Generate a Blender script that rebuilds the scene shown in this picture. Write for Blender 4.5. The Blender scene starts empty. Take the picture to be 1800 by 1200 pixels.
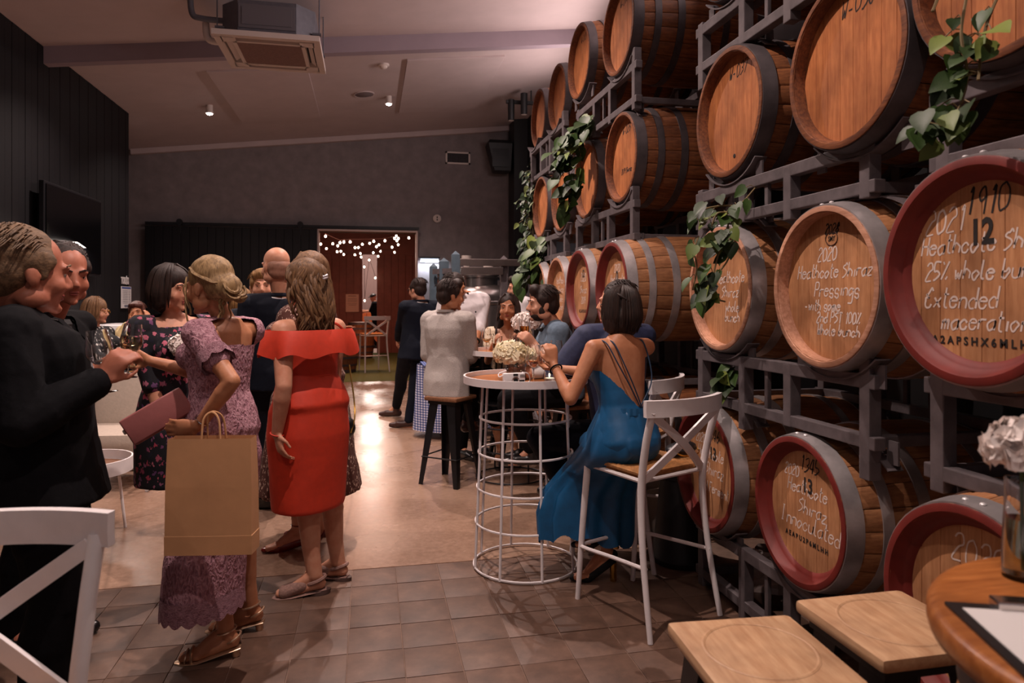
import bpy, bmesh, math, random
import numpy as np
from mathutils import Vector, Matrix
random.seed(7)
S = bpy.context.scene
COL = S.collection
PI = math.pi

# ------------------------------------------------------------------ camera, world, light, exposure
cam = bpy.data.cameras.new('camera')
cam_ob = bpy.data.objects.new('camera', cam)
COL.objects.link(cam_ob)
cam.sensor_width = 36
cam.lens = 24.2
cam.shift_y = -0.0389
cam.clip_start = 0.05
cam_ob.location = (0, 0, 1.46)
cam_ob.rotation_euler = (PI/2, 0, -math.radians(11.8))
cam.dof.use_dof = True
cam.dof.focus_distance = 3.6
cam.dof.aperture_fstop = 4.0
S.camera = cam_ob
S.view_settings.view_transform = 'Standard'
S.view_settings.look = 'None'
S.view_settings.gamma = 1
S.view_settings.use_curve_mapping = False
S.view_settings.exposure = 0.12
W = bpy.data.worlds.new('dim_interior_world')
S.world = W
W.use_nodes = True
W.node_tree.nodes['Background'].inputs[0].default_value = (1.0, 0.78, 0.80, 1)
W.node_tree.nodes['Background'].inputs[1].default_value = 0.17

def lamp(name, kind, loc, energy, color, target=None, **kw):
    d = bpy.data.lights.new(name, kind)
    d.energy = energy
    d.color = color
    for k, v in kw.items():
        setattr(d, k, v)
    o = bpy.data.objects.new(name, d)
    COL.objects.link(o)
    o.location = loc
    if target is not None:
        o.rotation_euler = (Vector(target)-Vector(loc)).to_track_quat('-Z', 'Y').to_euler()
    return o

KEY = (1.0, 0.79, 0.72)
# rows of small ceiling downlights; only the two far ones are inside the frame
for i, (x, y, e) in enumerate([(0.0, 0.3, 100), (0.0, 2.3, 330), (0.3, 5.2, 400), (0.3, 7.8, 420), (0.3, 10.35, 170),
                               (-2.2, 2.6, 70), (-2.2, 5.2, 190), (-2.2, 7.8, 190), (-2.2, 10.4, 110)]):
    lamp('downlight_beam', 'SPOT', (x, y, 4.35+.112*x-.02), e, KEY, (x+.25*(x > -1), y-.001, 0),
         spot_size=math.radians(128), spot_blend=0.8, shadow_soft_size=0.02)
# unseen area light, added above the barrels to brighten the sloping ceiling
lamp('ceiling_fill', 'AREA', (2.45, 6.0, 4.0), 92, (1.0, 0.79, 0.77), (-1.2, 6.4, 4.9), shape='RECTANGLE', size=7.0, size_y=.1)
# wall light beside the doorway, white-blue
lamp('wall_light_beam', 'AREA', (1.11, 12.70, 2.22), 9, (0.72, 0.84, 1.0), (1.11, 12.78, 1.2), shape='RECTANGLE', size=.34, size_y=.06)
# warm lamps in the back room and the lit bar front on the left
lamp('back_room_lamp', 'AREA', (-.2, 14.9, 3.1), 95, (1.0, 0.45, 0.30), (-.2, 15.2, 0), shape='RECTANGLE', size=2.4, size_y=.6)
lamp('back_room_far_lamp', 'POINT', (0.1, 22.2, 2.9), 190, (1.0, 0.82, 0.72), shadow_soft_size=.15)
lamp('lounge_lamp', 'AREA', (-3.0, 8.6, 2.1), 16, (1.0, 0.86, 0.78), (-3.0, 8.2, 0), shape='RECTANGLE', size=.9, size_y=.25)

# ------------------------------------------------------------------ materials
def lin(h):
    h = h.lstrip('#')
    c = [int(h[i:i+2], 16)/255 for i in (0, 2, 4)]
    return tuple(v/12.92 if v <= .04045 else ((v+.055)/1.055)**2.4 for v in c)+(1,)

class NT:
    def __init__(s, name):
        s.m = bpy.data.materials.new(name)
        s.m.use_nodes = True
        s.t = s.m.node_tree
        s.b = s.t.nodes['Principled BSDF']
    def n(s, typ, **kw):
        nd = s.t.nodes.new(typ)
        for k, v in kw.items():
            if k[0] == '_':
                nd.inputs[k[1:].replace('_', ' ')].default_value = v
            else:
                setattr(nd, k, v)
        return nd
    def l(s, a, b):
        s.t.links.new(a, b)
    def coord(s, scale=(1, 1, 1), kind='Object', rot=(0, 0, 0)):
        tc = s.n('ShaderNodeTexCoord')
        mp = s.n('ShaderNodeMapping')
        mp.inputs['Scale'].default_value = scale
        mp.inputs['Rotation'].default_value = rot
        s.l(tc.outputs[kind], mp.inputs[0])
        return mp.outputs[0]
    def ramp(s, fac, stops):
        r = s.n('ShaderNodeValToRGB')
        e = r.color_ramp.elements
        while len(e) < len(stops):
            e.new(.5)
        for k, (p, c) in zip(e, stops):
            k.position = p
            k.color = lin(c) if isinstance(c, str) else c
        s.l(fac, r.inputs[0])
        return r.outputs[0]
    def mix(s, fac, a, b, mode='MIX'):
        m = s.n('ShaderNodeMix', data_type='RGBA', blend_type=mode)
        for sock, v in ((m.inputs[0], fac), (m.inputs[6], a), (m.inputs[7], b)):
            if hasattr(v, 'is_output'):
                s.l(v, sock)
            elif isinstance(v, str):
                sock.default_value = lin(v)
            else:
                sock.default_value = v
        return m.outputs[2]
    def noise(s, vec, scale, detail=3, rough=.5):
        n = s.n('ShaderNodeTexNoise', _Scale=scale, _Detail=detail, _Roughness=rough)
        s.l(vec, n.inputs['Vector'])
        return n.outputs[0]
    def bump(s, h, strength=.3, dist=.01):
        b = s.n('ShaderNodeBump', _Strength=strength, _Distance=dist)
        s.l(h, b.inputs['Height'])
        s.l(b.outputs[0], s.b.inputs['Normal'])

def M(name, col, rough=.5, metal=0., var=0., scale=12, bump=0., rand=0., stretch=(1, 1, 1), spec=.5, alpha=None):
    k = NT(name)
    k.b.inputs['Roughness'].default_value = rough
    k.b.inputs['Metallic'].default_value = metal
    k.b.inputs['Specular IOR Level'].default_value = spec
    k.b.inputs['Base Color'].default_value = lin(col)
    out = None
    if var or bump:
        v = k.coord(stretch)
        nz = k.noise(v, scale, 4, .6)
    if var:
        c = lin(col)
        dk = tuple(x*(1-var) for x in c[:3])+(1,)
        lt = tuple(min(1, x*(1+var)) for x in c[:3])+(1,)
        out = k.ramp(nz, [(.3, dk), (.7, lt)])
    if rand:
        oi = k.n('ShaderNodeObjectInfo')
        mr = k.n('ShaderNodeMapRange')
        mr.inputs['To Min'].default_value = 1-rand
        mr.inputs['To Max'].default_value = 1+rand
        k.l(oi.outputs['Random'], mr.inputs[0])
        out = k.mix(1., out if out else lin(col), mr.outputs[0], 'MULTIPLY')
    if out:
        k.l(out, k.b.inputs['Base Color'])
    if bump:
        k.bump(nz, bump, .01)
    if alpha is not None:
        k.b.inputs['Alpha'].default_value = alpha
    return k.m

def emit(name, col, st):
    k = NT(name)
    k.b.inputs['Base Color'].default_value = lin(col)
    k.b.inputs['Emission Color'].default_value = lin(col)
    k.b.inputs['Emission Strength'].default_value = st
    return k.m

def glass(name, col='ffffff', rough=0.02, ior=1.45):
    k = NT(name)
    k.b.inputs['Base Color'].default_value = lin(col)
    k.b.inputs['Roughness'].default_value = rough
    k.b.inputs['IOR'].default_value = ior
    k.b.inputs['Transmission Weight'].default_value = 1
    return k.m

def wood(name, dark, light, axis=0, rough=.55, rand=.18, scale=9., bump=.15, spec=.3):
    k = NT(name)
    st = [9., 9., 9.]
    st[axis] = 1.1
    v = k.coord(tuple(st))
    nz = k.noise(v, scale, 5, .65)
    v2 = k.coord((1, 1, 1))
    blot = k.noise(v2, 5., 3, .6)
    c = k.ramp(nz, [(.32, dark), (.68, light)])
    b = k.ramp(blot, [(.35, (.72, .70, .70, 1)), (.65, (1.1, 1.1, 1.1, 1))])
    c = k.mix(1., c, b, 'MULTIPLY')
    oi = k.n('ShaderNodeObjectInfo')
    mr = k.n('ShaderNodeMapRange')
    mr.inputs['To Min'].default_value = 1-rand
    mr.inputs['To Max'].default_value = 1+rand
    k.l(oi.outputs['Random'], mr.inputs[0])
    c = k.mix(1., c, mr.outputs[0], 'MULTIPLY')
    k.l(c, k.b.inputs['Base Color'])
    k.b.inputs['Roughness'].default_value = rough
    k.b.inputs['Specular IOR Level'].default_value = spec
    k.bump(nz, bump, .004)
    return k.m

# ------------------------------------------------------------------ geometry collector
def frame_from(d, hint=None):
    d = Vector(d).normalized()
    h = Vector(hint) if hint is not None else Vector((0, 0, 1))
    a = h-d*h.dot(d)
    if a.length < 1e-4:
        h = Vector((1, 0, 0))
        a = h-d*h.dot(d)
    a.normalize()
    return a, d.cross(a), d

class G:
    def __init__(s):
        s.v = []
        s.f = []
    def add(s, vs, fs):
        o = len(s.v)
        s.v.extend([tuple(p) for p in vs])
        s.f.extend([tuple(i+o for i in f) for f in fs])
        return s
    def box(s, c, size, R=None, taper=None):
        x, y, z = [k/2 for k in size]
        t = taper or 1.
        vs = [Vector((a*x*(t if e > 0 else 1), b*y*(t if e > 0 else 1), e*z)) for e in (-1, 1) for b in (-1, 1) for a in (-1, 1)]
        if R is not None:
            vs = [R @ p for p in vs]
        c = Vector(c)
        return s.add([p+c for p in vs], [(0, 2, 3, 1), (4, 5, 7, 6), (0, 1, 5, 4), (2, 6, 7, 3), (0, 4, 6, 2), (1, 3, 7, 5)])
    def rbox(s, c, size, r=.01, R=None):
        # bevelled box: three nested boxes share a hull; built through bmesh bevel
        bm = bmesh.new()
        bmesh.ops.create_cube(bm, size=1)
        for p in bm.verts:
            p.co = Vector((p.co.x*size[0], p.co.y*size[1], p.co.z*size[2]))
        bmesh.ops.bevel(bm, geom=list(bm.edges), offset=min(r, min(size)*.45), segments=2, affect='EDGES', profile=.6)
        bm.verts.ensure_lookup_table()
        bm.verts.index_update()
        c = Vector(c)
        s.add([(R @ p.co if R is not None else p.co)+c for p in bm.verts], [[q.index for q in f.verts] for f in bm.faces])
        bm.free()
        return s
    def ring_loft(s, rings, cap0=True, cap1=True, closed=True):
        n = len(rings[0])
        vs = [p for r in rings for p in r]
        fs = []
        m = n if closed else n-1
        for i in range(len(rings)-1):
            for j in range(m):
                a, b = i*n+j, i*n+(j+1) % n
                fs.append((a, b, b+n, a+n))
        if cap0:
            fs.append(tuple(range(n-1, -1, -1)))
        if cap1:
            fs.append(tuple((len(rings)-1)*n+j for j in range(n)))
        return s.add(vs, fs)
    def ell_rings(s, secs, n=20, hint=None, **k):
        # secs: (center, side vector, forward vector, rx, ry[, exponent])
        rings = []
        for q in secs:
            c, a, b, rx, ry = [Vector(z) if i < 3 else z for i, z in enumerate(q[:5])]
            e = q[5] if len(q) > 5 else 1.
            rr = []
            for j in range(n):
                t = 2*PI*j/n
                ct, st = math.cos(t), math.sin(t)
                rr.append(c+a*(rx*math.copysign(abs(ct)**e, ct))+b*(ry*math.copysign(abs(st)**e, st)))
            rings.append(rr)
        return s.ring_loft(rings, **k)
    def tube(s, pts, r, n=8, caps=True, hint=None, flat=1.):
        pts = [Vector(p) for p in pts]
        if not hasattr(r, '__len__'):
            r = [r]*len(pts)
        rings = []
        a = None
        for i, p in enumerate(pts):
            d = pts[min(i+1, len(pts)-1)]-pts[max(i-1, 0)]
            if d.length < 1e-7:
                d = Vector((0, 0, 1))
            if a is None:
                a, b, d = frame_from(d, hint)
            else:
                d.normalize()
                a = a-d*a.dot(d)
                if a.length < 1e-5:
                    a, b, d = frame_from(d, hint)
                a.normalize()
                b = d.cross(a)
            rings.append([p+a*(r[i]*math.cos(2*PI*j/n))+b*(r[i]*flat*math.sin(2*PI*j/n)) for j in range(n)])
        return s.ring_loft(rings, caps, caps)
    def cap(s, p0, p1, r0, r1, n=12):
        # tapered capsule
        p0, p1 = Vector(p0), Vector(p1)
        d = p1-p0
        if d.length < 1e-6:
            return s.ell(p0, (r0, r0, r0))
        a, b, d = frame_from(d)
        rings = []
        for k in (-80, -45, -15):
            t = math.radians(k)
            rings.append((p0+d*(r0*math.sin(t)), r0*math.cos(t)))
        for k in (15, 45, 80):
            t = math.radians(k)
            rings.append((p1+d*(r1*math.sin(t)), r1*math.cos(t)))
        return s.ring_loft([[c+a*(r*math.cos(2*PI*j/n))+b*(r*math.sin(2*PI*j/n)) for j in range(n)] for c, r in rings])
    def ell(s, c, r, R=None, nu=14, nv=9):
        c = Vector(c)
        rings = []
        for i in range(nv):
            t = -PI/2+PI*(i+.35)/(nv-.3)
            rr = []
            for j in range(nu):
                u = 2*PI*j/nu
                p = Vector((r[0]*math.cos(t)*math.cos(u), r[1]*math.cos(t)*math.sin(u), r[2]*math.sin(t)))
                rr.append((R @ p if R is not None else p)+c)
            rings.append(rr)
        return s.ring_loft(rings)
    def lathe(s, prof, n=32, c=(0, 0, 0), axis='z', closed=False, cap0=False, cap1=False):
        c = Vector(c)
        rings = []
        for r, h in prof:
            rr = []
            for j in range(n):
                t = 2*PI*j/n
                x, y = r*math.cos(t), r*math.sin(t)
                rr.append(c+(Vector((x, y, h)) if axis == 'z' else Vector((h, x, y))))
            rings.append(rr)
        if closed:
            rings.append(rings[0])
        return s.ring_loft(rings, cap0, cap1)
    def mesh(s, name, mat=None, smooth=True, sharp=None):
        me = bpy.data.meshes.new(name)
        me.from_pydata(s.v, [], s.f)
        me.validate()
        if mat:
            me.materials.append(mat)
        bm = bmesh.new()
        bm.from_mesh(me)
        bmesh.ops.recalc_face_normals(bm, faces=list(bm.faces))
        bm.to_mesh(me)
        bm.free()
        if smooth:
            me.shade_smooth()
            try:
                me.set_sharp_from_angle(angle=math.radians(sharp or 40))
            except Exception:
                pass
        return me

def link(name, me, parent=None, loc=None, rot=None):
    o = bpy.data.objects.new(name, me)
    COL.objects.link(o)
    if parent is not None:
        o.parent = parent
    if loc is not None:
        o.location = loc
    if rot is not None:
        o.rotation_euler = rot
    return o

def obj(name, g, mat, parent=None, smooth=True, sharp=None, loc=None, rot=None):
    return link(name, g.mesh(name, mat, smooth, sharp), parent, loc, rot)

def tag(o, label, cat, group=None, kind=None):
    o['label'] = label
    o['category'] = cat
    if group:
        o['group'] = group
    if kind:
        o['kind'] = kind
    return o

def thing(name, label, cat, loc=(0, 0, 0), rz=0., group=None, scale=None):
    o = bpy.data.objects.new(name, None)
    COL.objects.link(o)
    o.empty_display_size = .1
    o.location = loc
    o.rotation_euler = (0, 0, rz)
    if scale:
        o.scale = (scale,)*3
    return tag(o, label, cat, group)

def struct(name, g, mat, smooth=False):
    o = obj(name, g, mat, None, smooth)
    o['kind'] = 'structure'
    return o

def clone(root, loc, rz, label, group=None, scale=None):
    r = root.copy()
    COL.objects.link(r)
    r.location = loc
    r.rotation_euler = (0, 0, rz)
    r['label'] = label
    if group:
        r['group'] = group
    if scale:
        r.scale = (scale,)*3
    for ch in list(root.children):
        c = ch.copy()
        COL.objects.link(c)
        c.parent = r
        for gch in list(ch.children):
            d = gch.copy()
            COL.objects.link(d)
            d.parent = c
    return r

def bez(pts, k=6):
    # Catmull-Rom through points
    P = [Vector(p) for p in pts]
    if len(P) < 3:
        return P
    P = [P[0]*2-P[1]]+P+[P[-1]*2-P[-2]]
    out = []
    for i in range(1, len(P)-2):
        a, b, c, d = P[i-1:i+3]
        for j in range(k):
            t = j/k
            out.append(.5*((2*b)+(c-a)*t+(2*a-5*b+4*c-d)*t*t+(3*b-a-3*c+d)*t**3))
    out.append(P[-2])
    return out

def text_mesh(name, body, size, mat, extrude=.0006, bold=0., shear=0., align='CENTER'):
    cu = bpy.data.curves.new(name, 'FONT')
    cu.body = body
    cu.size = size
    cu.extrude = extrude
    cu.offset = bold
    cu.shear = shear
    cu.align_x = align
    cu.resolution_u = 3
    o = bpy.data.objects.new(name, cu)
    COL.objects.link(o)
    bpy.context.view_layer.update()
    me = bpy.data.meshes.new_from_object(o.evaluated_get(bpy.context.evaluated_depsgraph_get()))
    bpy.data.objects.remove(o)
    me.name = name
    me.materials.clear()
    me.materials.append(mat)
    return me
# ------------------------------------------------------------------ materials of the setting
def concrete():
    k = NT('polished_concrete')
    v = k.coord()
    big = k.noise(v, 1.1, 5, .62)
    fine = k.noise(v, 26, 4, .7)
    c = k.ramp(big, [(.3, '7a5d4b'), (.5, '93745f'), (.72, 'a98a74')])
    c = k.mix(.5, c, k.ramp(fine, [(.3, '785f4f'), (.7, 'aa8d7a')]))
    vo = k.n('ShaderNodeTexVoronoi', feature='DISTANCE_TO_EDGE', _Scale=.55)
    dis = k.mix(.12, v, k.n('ShaderNodeTexNoise', _Scale=3.).outputs[1])
    k.l(dis, vo.inputs['Vector'])
    crack = k.ramp(vo.outputs[0], [(0, (.42, .40, .40, 1)), (.006, (1, 1, 1, 1))])
    c = k.mix(.55, c, crack, 'MULTIPLY')
    k.l(c, k.b.inputs['Base Color'])
    r = k.ramp(big, [(.3, (.18, .18, .18, 1)), (.7, (.34, .34, .34, 1))])
    k.l(r, k.b.inputs['Roughness'])
    k.bump(fine, .06, .01)
    return k.m
M_conc = concrete()

def tilemat():
    k = NT('stamped_floor_tile')
    v = k.coord(kind='Generated')
    oi = k.n('ShaderNodeObjectInfo')
    ad = k.n('ShaderNodeVectorMath', operation='ADD')
    k.l(k.coord(), ad.inputs[0])
    cx = k.n('ShaderNodeCombineXYZ')
    mu = k.n('ShaderNodeMath', operation='MULTIPLY')
    mu.inputs[1].default_value = 40
    k.l(oi.outputs['Random'], mu.inputs[0])
    k.l(mu.outputs[0], cx.inputs[0])
    k.l(cx.outputs[0], ad.inputs[1])
    nz = k.noise(ad.outputs[0], 7, 5, .65)
    c = k.ramp(nz, [(.3, '4d392e'), (.55, '644b3d'), (.75, '775c4d')])
    mr = k.n('ShaderNodeMapRange')
    mr.inputs['To Min'].default_value = .92
    mr.inputs['To Max'].default_value = 1.06
    k.l(oi.outputs['Random'], mr.inputs[0])
    c = k.mix(1., c, mr.outputs[0], 'MULTIPLY')
    k.l(c, k.b.inputs['Base Color'])
    k.b.inputs['Roughness'].default_value = .55
    k.bump(k.noise(ad.outputs[0], 40, 4, .6), .15, .004)
    return k.m
M_tile = tilemat()
M_grout = M('tile_joint', '7a6254', .8, var=.3, scale=9)
M_black_wall = M('black_board_paint', '0f0e11', .62, var=.12, scale=6, spec=.3)
M_black = M('matt_black', '141416', .5)
M_satin_black = M('satin_black_steel', '17171a', .38, spec=.4)
M_grey_wall = M('grey_cement_sheet', '7f7676', .85, var=.16, scale=5, bump=.25)
M_ceil = M('ceiling_paint', 'b8a8a6', .8, var=.05, scale=3)
M_beam = M('beam_paint', '8f8088', .7, var=.05, scale=4)
M_white = M('white_powder_coat', 'e2dcdc', .42, var=.04, scale=20)
M_offwhite = M('off_white_plastic', 'cfc2ba', .5)
M_ac_grey = M('galvanised_ac_case', '62626a', .5, metal=.3, var=.12, scale=18)
M_dark = M('dark_slot', '151012', .7)

# ------------------------------------------------------------------ floor
fl = struct('floor', G().box((-.7, 8.35, -.1), (7.2, 9.0, .2)), M_conc)
g = G().box((-.7, .85, -.1035), (7.2, 6.0, .2))
base = obj('joint_bed', g, M_grout, fl, False)
tl = G().rbox((0, 0, -.012), (.2245, .2245, .026), .0025).mesh('floor_tile', M_tile, True)
x = -2.25
for i in range(19):
    for j in range(8):
        o = link('floor_tile', tl, fl, (-2.25+.228*i+random.uniform(-.001, .001), 3.728-.228*j, random.uniform(-.0015, .0008)), (random.uniform(-.004, .004), random.uniform(-.004, .004), 0))

# ------------------------------------------------------------------ walls
g = G()
for i in range(90):
    y = -1.1+i*.13
    if y > 10.5:
        break
    g.box((-3.39, y+.065, 2.05), (.17+.004*(i % 2), .124, 4.12))
g.box((-3.42, 4.75, 2.05), (.17, 11.7, 4.1))
struct('wall_left', g, M_black_wall)
struct('wall_left_1', G().box((-4.1, 11.7, 2.1), (.2, 2.3, 4.2)), M_black_wall)
g = G()
g.box((-2.53, 12.9, 2.5), (3.34, .2, 5.0)).box((1.9, 12.9, 2.5), (2.06, .2, 5.0)).box((.005, 12.9, 3.86), (1.73, .2, 2.28))
struct('wall_back', g, M_grey_wall)
struct('wall_right', G().box((2.95, 5.5, 2.5), (.2, 15., 5.0)), M_black)
struct('trim_1', G().box((2.73, 12.5, 2.45), (.26, .5, 4.7)), M_black)
# door frame
g = G().box((-.872, 12.78, 1.36), (.03, .26, 2.72)).box((.872, 12.78, 1.36), (.03, .26, 2.72)).box((.0, 12.78, 2.735), (1.76, .26, .03))
struct('trim_2', g, M('door_frame_paint', 'b09890', .5))

# ------------------------------------------------------------------ ceiling
def cz(x):
    return 4.485+.112*x
AC_T = math.atan(.112)
Rc = Matrix.Rotation(-AC_T, 3, 'Y')
struct('ceiling', G().box((-.6, 5.4, cz(-.6)+.1), (7.6, 15.4, .2), Rc), M_ceil)
struct('trim_3', G().box((-.35, 8.06, cz(-.35)-.085), (6.1, .12, .19), Rc), M_beam)
struct('trim_4', G().box((-.6, 12.74, cz(-.6)-.05), (6.7, .1, .09), Rc), M_ceil)
def ceiling_panel(x0, x1, y0, y1, label):
    xm = (x0+x1)/2
    o = obj('ceiling_panel', G().rbox((0, 0, 0), (x1-x0, y1-y0, .028), .004, Rc), M_ceil, smooth=False, loc=(xm, (y0+y1)/2, cz(xm)-.012))
    tag(o, label, 'panel', 'raised panels on the ceiling')
ceiling_panel(.48, 1.75, 8.82, 11.3, 'raised rectangular white ceiling panel to the right of the ceiling speaker')
ceiling_panel(-1.93, -.74, 8.95, 11.3, 'raised rectangular white ceiling panel behind the air conditioner')

M_lampglow = emit('downlight_lens', 'fff4ee', 25)
def downlight(x, y, label):
    t = thing('downlight', label, 'light', (x, y, cz(x)), 0, 'ceiling downlights')
    obj('housing', G().lathe([(.045, .02), (.045, -.085), (.052, -.10), (.052, -.115), (.040, -.115), (.036, -.095)], 24, cap0=True), M_offwhite, t)
    obj('lens', G().lathe([(.040, -.1155), (.036, -.128), (.02, -.134), (.0, -.135)], 20), M_lampglow, t)
downlight(-2.2, 10.42, 'small round surface downlight glowing on the left of the ceiling')
downlight(.3, 10.42, 'small round surface downlight glowing beside the ceiling speaker')
t = thing('ceiling_speaker', 'flat round grey speaker grille set in the white ceiling', 'speaker', (-.06, 10.24, cz(-.06)))
o = obj('grille', G().lathe([(.135, -.004), (.12, -.014), (0, -.016)], 32), M('speaker_mesh', '6d6062', .8), t)
o.rotation_euler.y = -AC_T
o = obj('bezel', G().lathe([(.15, .0), (.15, -.012), (.135, -.014), (.134, .0)], 32), M_ceil, t)
o.rotation_euler.y = -AC_T
t = thing('smoke_detector', 'small white domed smoke detector on the ceiling by the raised panel', 'detector', (.19, 9.0, cz(.19)))
obj('base', G().lathe([(.075, 0), (.075, -.02), (.06, -.03)], 24), M_offwhite, t).rotation_euler.y = -AC_T
obj('dome', G().lathe([(.055, -.028), (.045, -.045), (.02, -.055), (0, -.056)], 24), M_offwhite, t).rotation_euler.y = -AC_T

# ------------------------------------------------------------------ ceiling cassette air conditioner
ac = thing('air_conditioner', 'grey ceiling cassette air conditioner with white grille hung on rods', 'air conditioner', (-.92, 7.15, 3.92))
g = G()
ch = .16
pts = [(-.42, -.42+ch), (-.42+ch, -.42), (.42-ch, -.42), (.42, -.42+ch), (.42, .42-ch), (.42-ch, .42), (-.42+ch, .42), (-.42, .42-ch)]
g.ring_loft([[Vector((a, b, z)) for a, b in pts] for z in (.03, .33)])
obj('casing', g, M_ac_grey, ac, False)
g = G().box((0, -.424, .18), (.50, .012, .22)).box((0, -.432, .18), (.44, .01, .16))
obj('casing_plate', g, M('ac_plate', '6c6a70', .5, metal=.3), ac, False)
g = G()
a, b, h = .475, .475, .02
# fascia: outer frame, four slots left open around the intake
for c, sz in (((0, -.44, 0), (.95, .07, .05)), ((0, .44, 0), (.95, .07, .05)), ((-.44, 0, 0), (.07, .82, .05)), ((.44, 0, 0), (.07, .82, .05)),
              ((-.35, -.35, 0), (.13, .13, .05)), ((.35, -.35, 0), (.13, .13, .05)), ((-.35, .35, 0), (.13, .13, .05)), ((.35, .35, 0), (.13, .13, .05)),
              ((0, -.31, 0), (.60, .035, .05)), ((0, .31, 0), (.60, .035, .05)), ((-.31, 0, 0), (.035, .60, .05)), ((.31, 0, 0), (.035, .60, .05))):
    g.box(c, sz)
obj('fascia', g, M_offwhite, ac, False)
obj('intake_grille', G().box((0, 0, -.006), (.585, .585, .03)), M('intake_mesh', '7a5f58', .8, var=.2, scale=60), ac, False)
obj('slot_backing', G().box((0, 0, .028), (.84, .84, .01)), M_dark, ac, False)
for k, (x, y) in enumerate(((0, -.37), (0, .37), (-.37, 0), (.37, 0))):
    R = Matrix.Rotation(.6*(1 if y < 0 else -1), 3, 'X') if x == 0 else Matrix.Rotation(-.6*(1 if x < 0 else -1), 3, 'Y')
    obj('louvre', G().box((x, y, .004), (.54, .05, .006) if x == 0 else (.05, .54, .006), R), M_offwhite, ac, False)
for x, y in ((-.46, -.30), (.46, -.30), (.46, .30), (-.46, .30)):
    obj('hanging_rod', G().tube([(x, y, .1), (x, y, cz(-.92+x)-3.92)], .006, 6), M_ac_grey, ac)
    obj('bracket', G().box((x*.95, y, .1), (.08, .04, .02)), M_ac_grey, ac, False)
obj('pipe', G().tube(bez([(-.42, -.2, .2), (-.62, -.2, .21), (-.70, -.2, .25), (-.72, -.2, .46)]), .028, 10), M_ac_grey, ac)
obj('drain_pipe', G().tube(bez([(-.40, -.05, .06), (-.55, -.06, .05), (-.60, -.06, .10), (-.61, -.06, .22)]), .033, 10), M_offwhite, ac)

# ------------------------------------------------------------------ fittings on the far wall
t = thing('vent_grille', 'rectangular wall vent with pale frame and dark mesh', 'vent', (1.64, 12.79, 4.14))
for c, s in (((0, 0, .10), (.46, .02, .03)), ((0, 0, -.10), (.46, .02, .03)), ((-.215, 0, 0), (.03, .02, .23)), ((.215, 0, 0), (.03, .02, .23))):
    obj('frame', G().box(c, s), M_offwhite, t, False)
obj('mesh_backing', G().box((0, .004, 0), (.42, .008, .19)), M_dark, t, False)
g = G()
for i in range(9):
    g.box((0, -.002, -.085+i*.021), (.41, .006, .004))
for i in range(13):
    g.box((-.19+i*.0317, -.002, 0), (.004, .006, .18))
obj('mesh', g, M('vent_mesh', '4a4346', .6), t, False)
t = thing('wall_sensor', 'small round white sensor on the grey far wall', 'sensor', (1.25, 12.79, 3.0))
g = G().lathe([(.075, 0), (.075, .02), (.06, .03), (0, .032)], 24)
o = obj('body', g, M_offwhite, t)
o.rotation_euler.x = PI/2
obj('slot', G().box((0, -.034, .02), (.02, .01, .03)).box((0, -.034, -.025), (.02, .01, .03)), M_dark, t, False)
t = thing('wall_speaker', 'black trapezoid loudspeaker hung high beside the dark column', 'speaker', (2.36, 12.5, 4.13))
g = G()
rg = []
for z, w, d in ((-.29, .13, .12), (-.27, .15, .14), (.22, .22, .19), (.28, .20, .17)):
    rg.append([Vector((sx*w-(.05 if z < 0 else 0)*-1, sy*d, z)) for sx, sy in ((-1, -1), (1, -1), (1, 1), (-1, 1))])
g.ring_loft(rg)
obj('cabinet', g, M_black, t, False)
obj('grille', G().box((-.0, -.17, 0), (.3, .02, .42)), M_satin_black, t, False)
obj('bracket', G().box((.2, .12, 0), (.2, .05, .06)), M_satin_black, t, False)
t = thing('track_spotlight', 'pair of black track spotlights by the top end of the barrel wall', 'spotlight', (2.2, 10.6, 4.45))
for dx, dy, dz in ((-.02, -.1, .0), (.14, -.3, .05)):
    obj('lamp_head', G().lathe([(.05, -.17), (.055, .15), (.03, .16)], 16, (dx, dy, dz), cap0=True, cap1=True), M_black, t)
    obj('lamp_lens', G().lathe([(.045, -.172), (0, -.172)], 16, (dx, dy, dz)), M_offwhite, t)
obj('track', G().box((.3, -.1, .12), (.8, .05, .05)).box((.3, -.1, .22), (.02, .02, .2)), M_black, t, False)

t = thing('wall_light', 'slim black wall light shining blue-white down the wall by the doorway', 'light', (1.11, 12.72, 2.25))
obj('hood', G().box((0, .02, .02), (.37, .12, .025)), M_satin_black, t, False)
obj('diffuser', G().box((0, .05, -.03), (.33, .04, .06)), emit('wall_light_diffuser', 'e8f0ff', 1.6), t, False)

# sliding boarded door
dr = thing('sliding_door', 'wide black boarded sliding door on an overhead rail', 'door', (-2.27, 12.62, 0))
bm_ = G().rbox((0, 0, 1.37), (.136, .045, 2.70), .006).mesh('door_board', M_black_wall, False)
for i in range(20):
    link('door_board', bm_, dr, (-1.34+.14*i, 0, .02))
obj('rail', G().box((.88, .05, 2.79), (4.6, .05, .05)), M_satin_black, dr, False)
for x in (-.87, 1.1):
    obj('roller', G().lathe([(.05, -.02), (.05, .02)], 16, (0, 0, 0), 'x', cap0=True, cap1=True), M_satin_black, dr, loc=(x, -.01, 2.82), rot=(0, 0, PI/2))
    obj('hanger', G().box((x, -.012, 2.72), (.05, .02, .2)), M_satin_black, dr, False)

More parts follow.
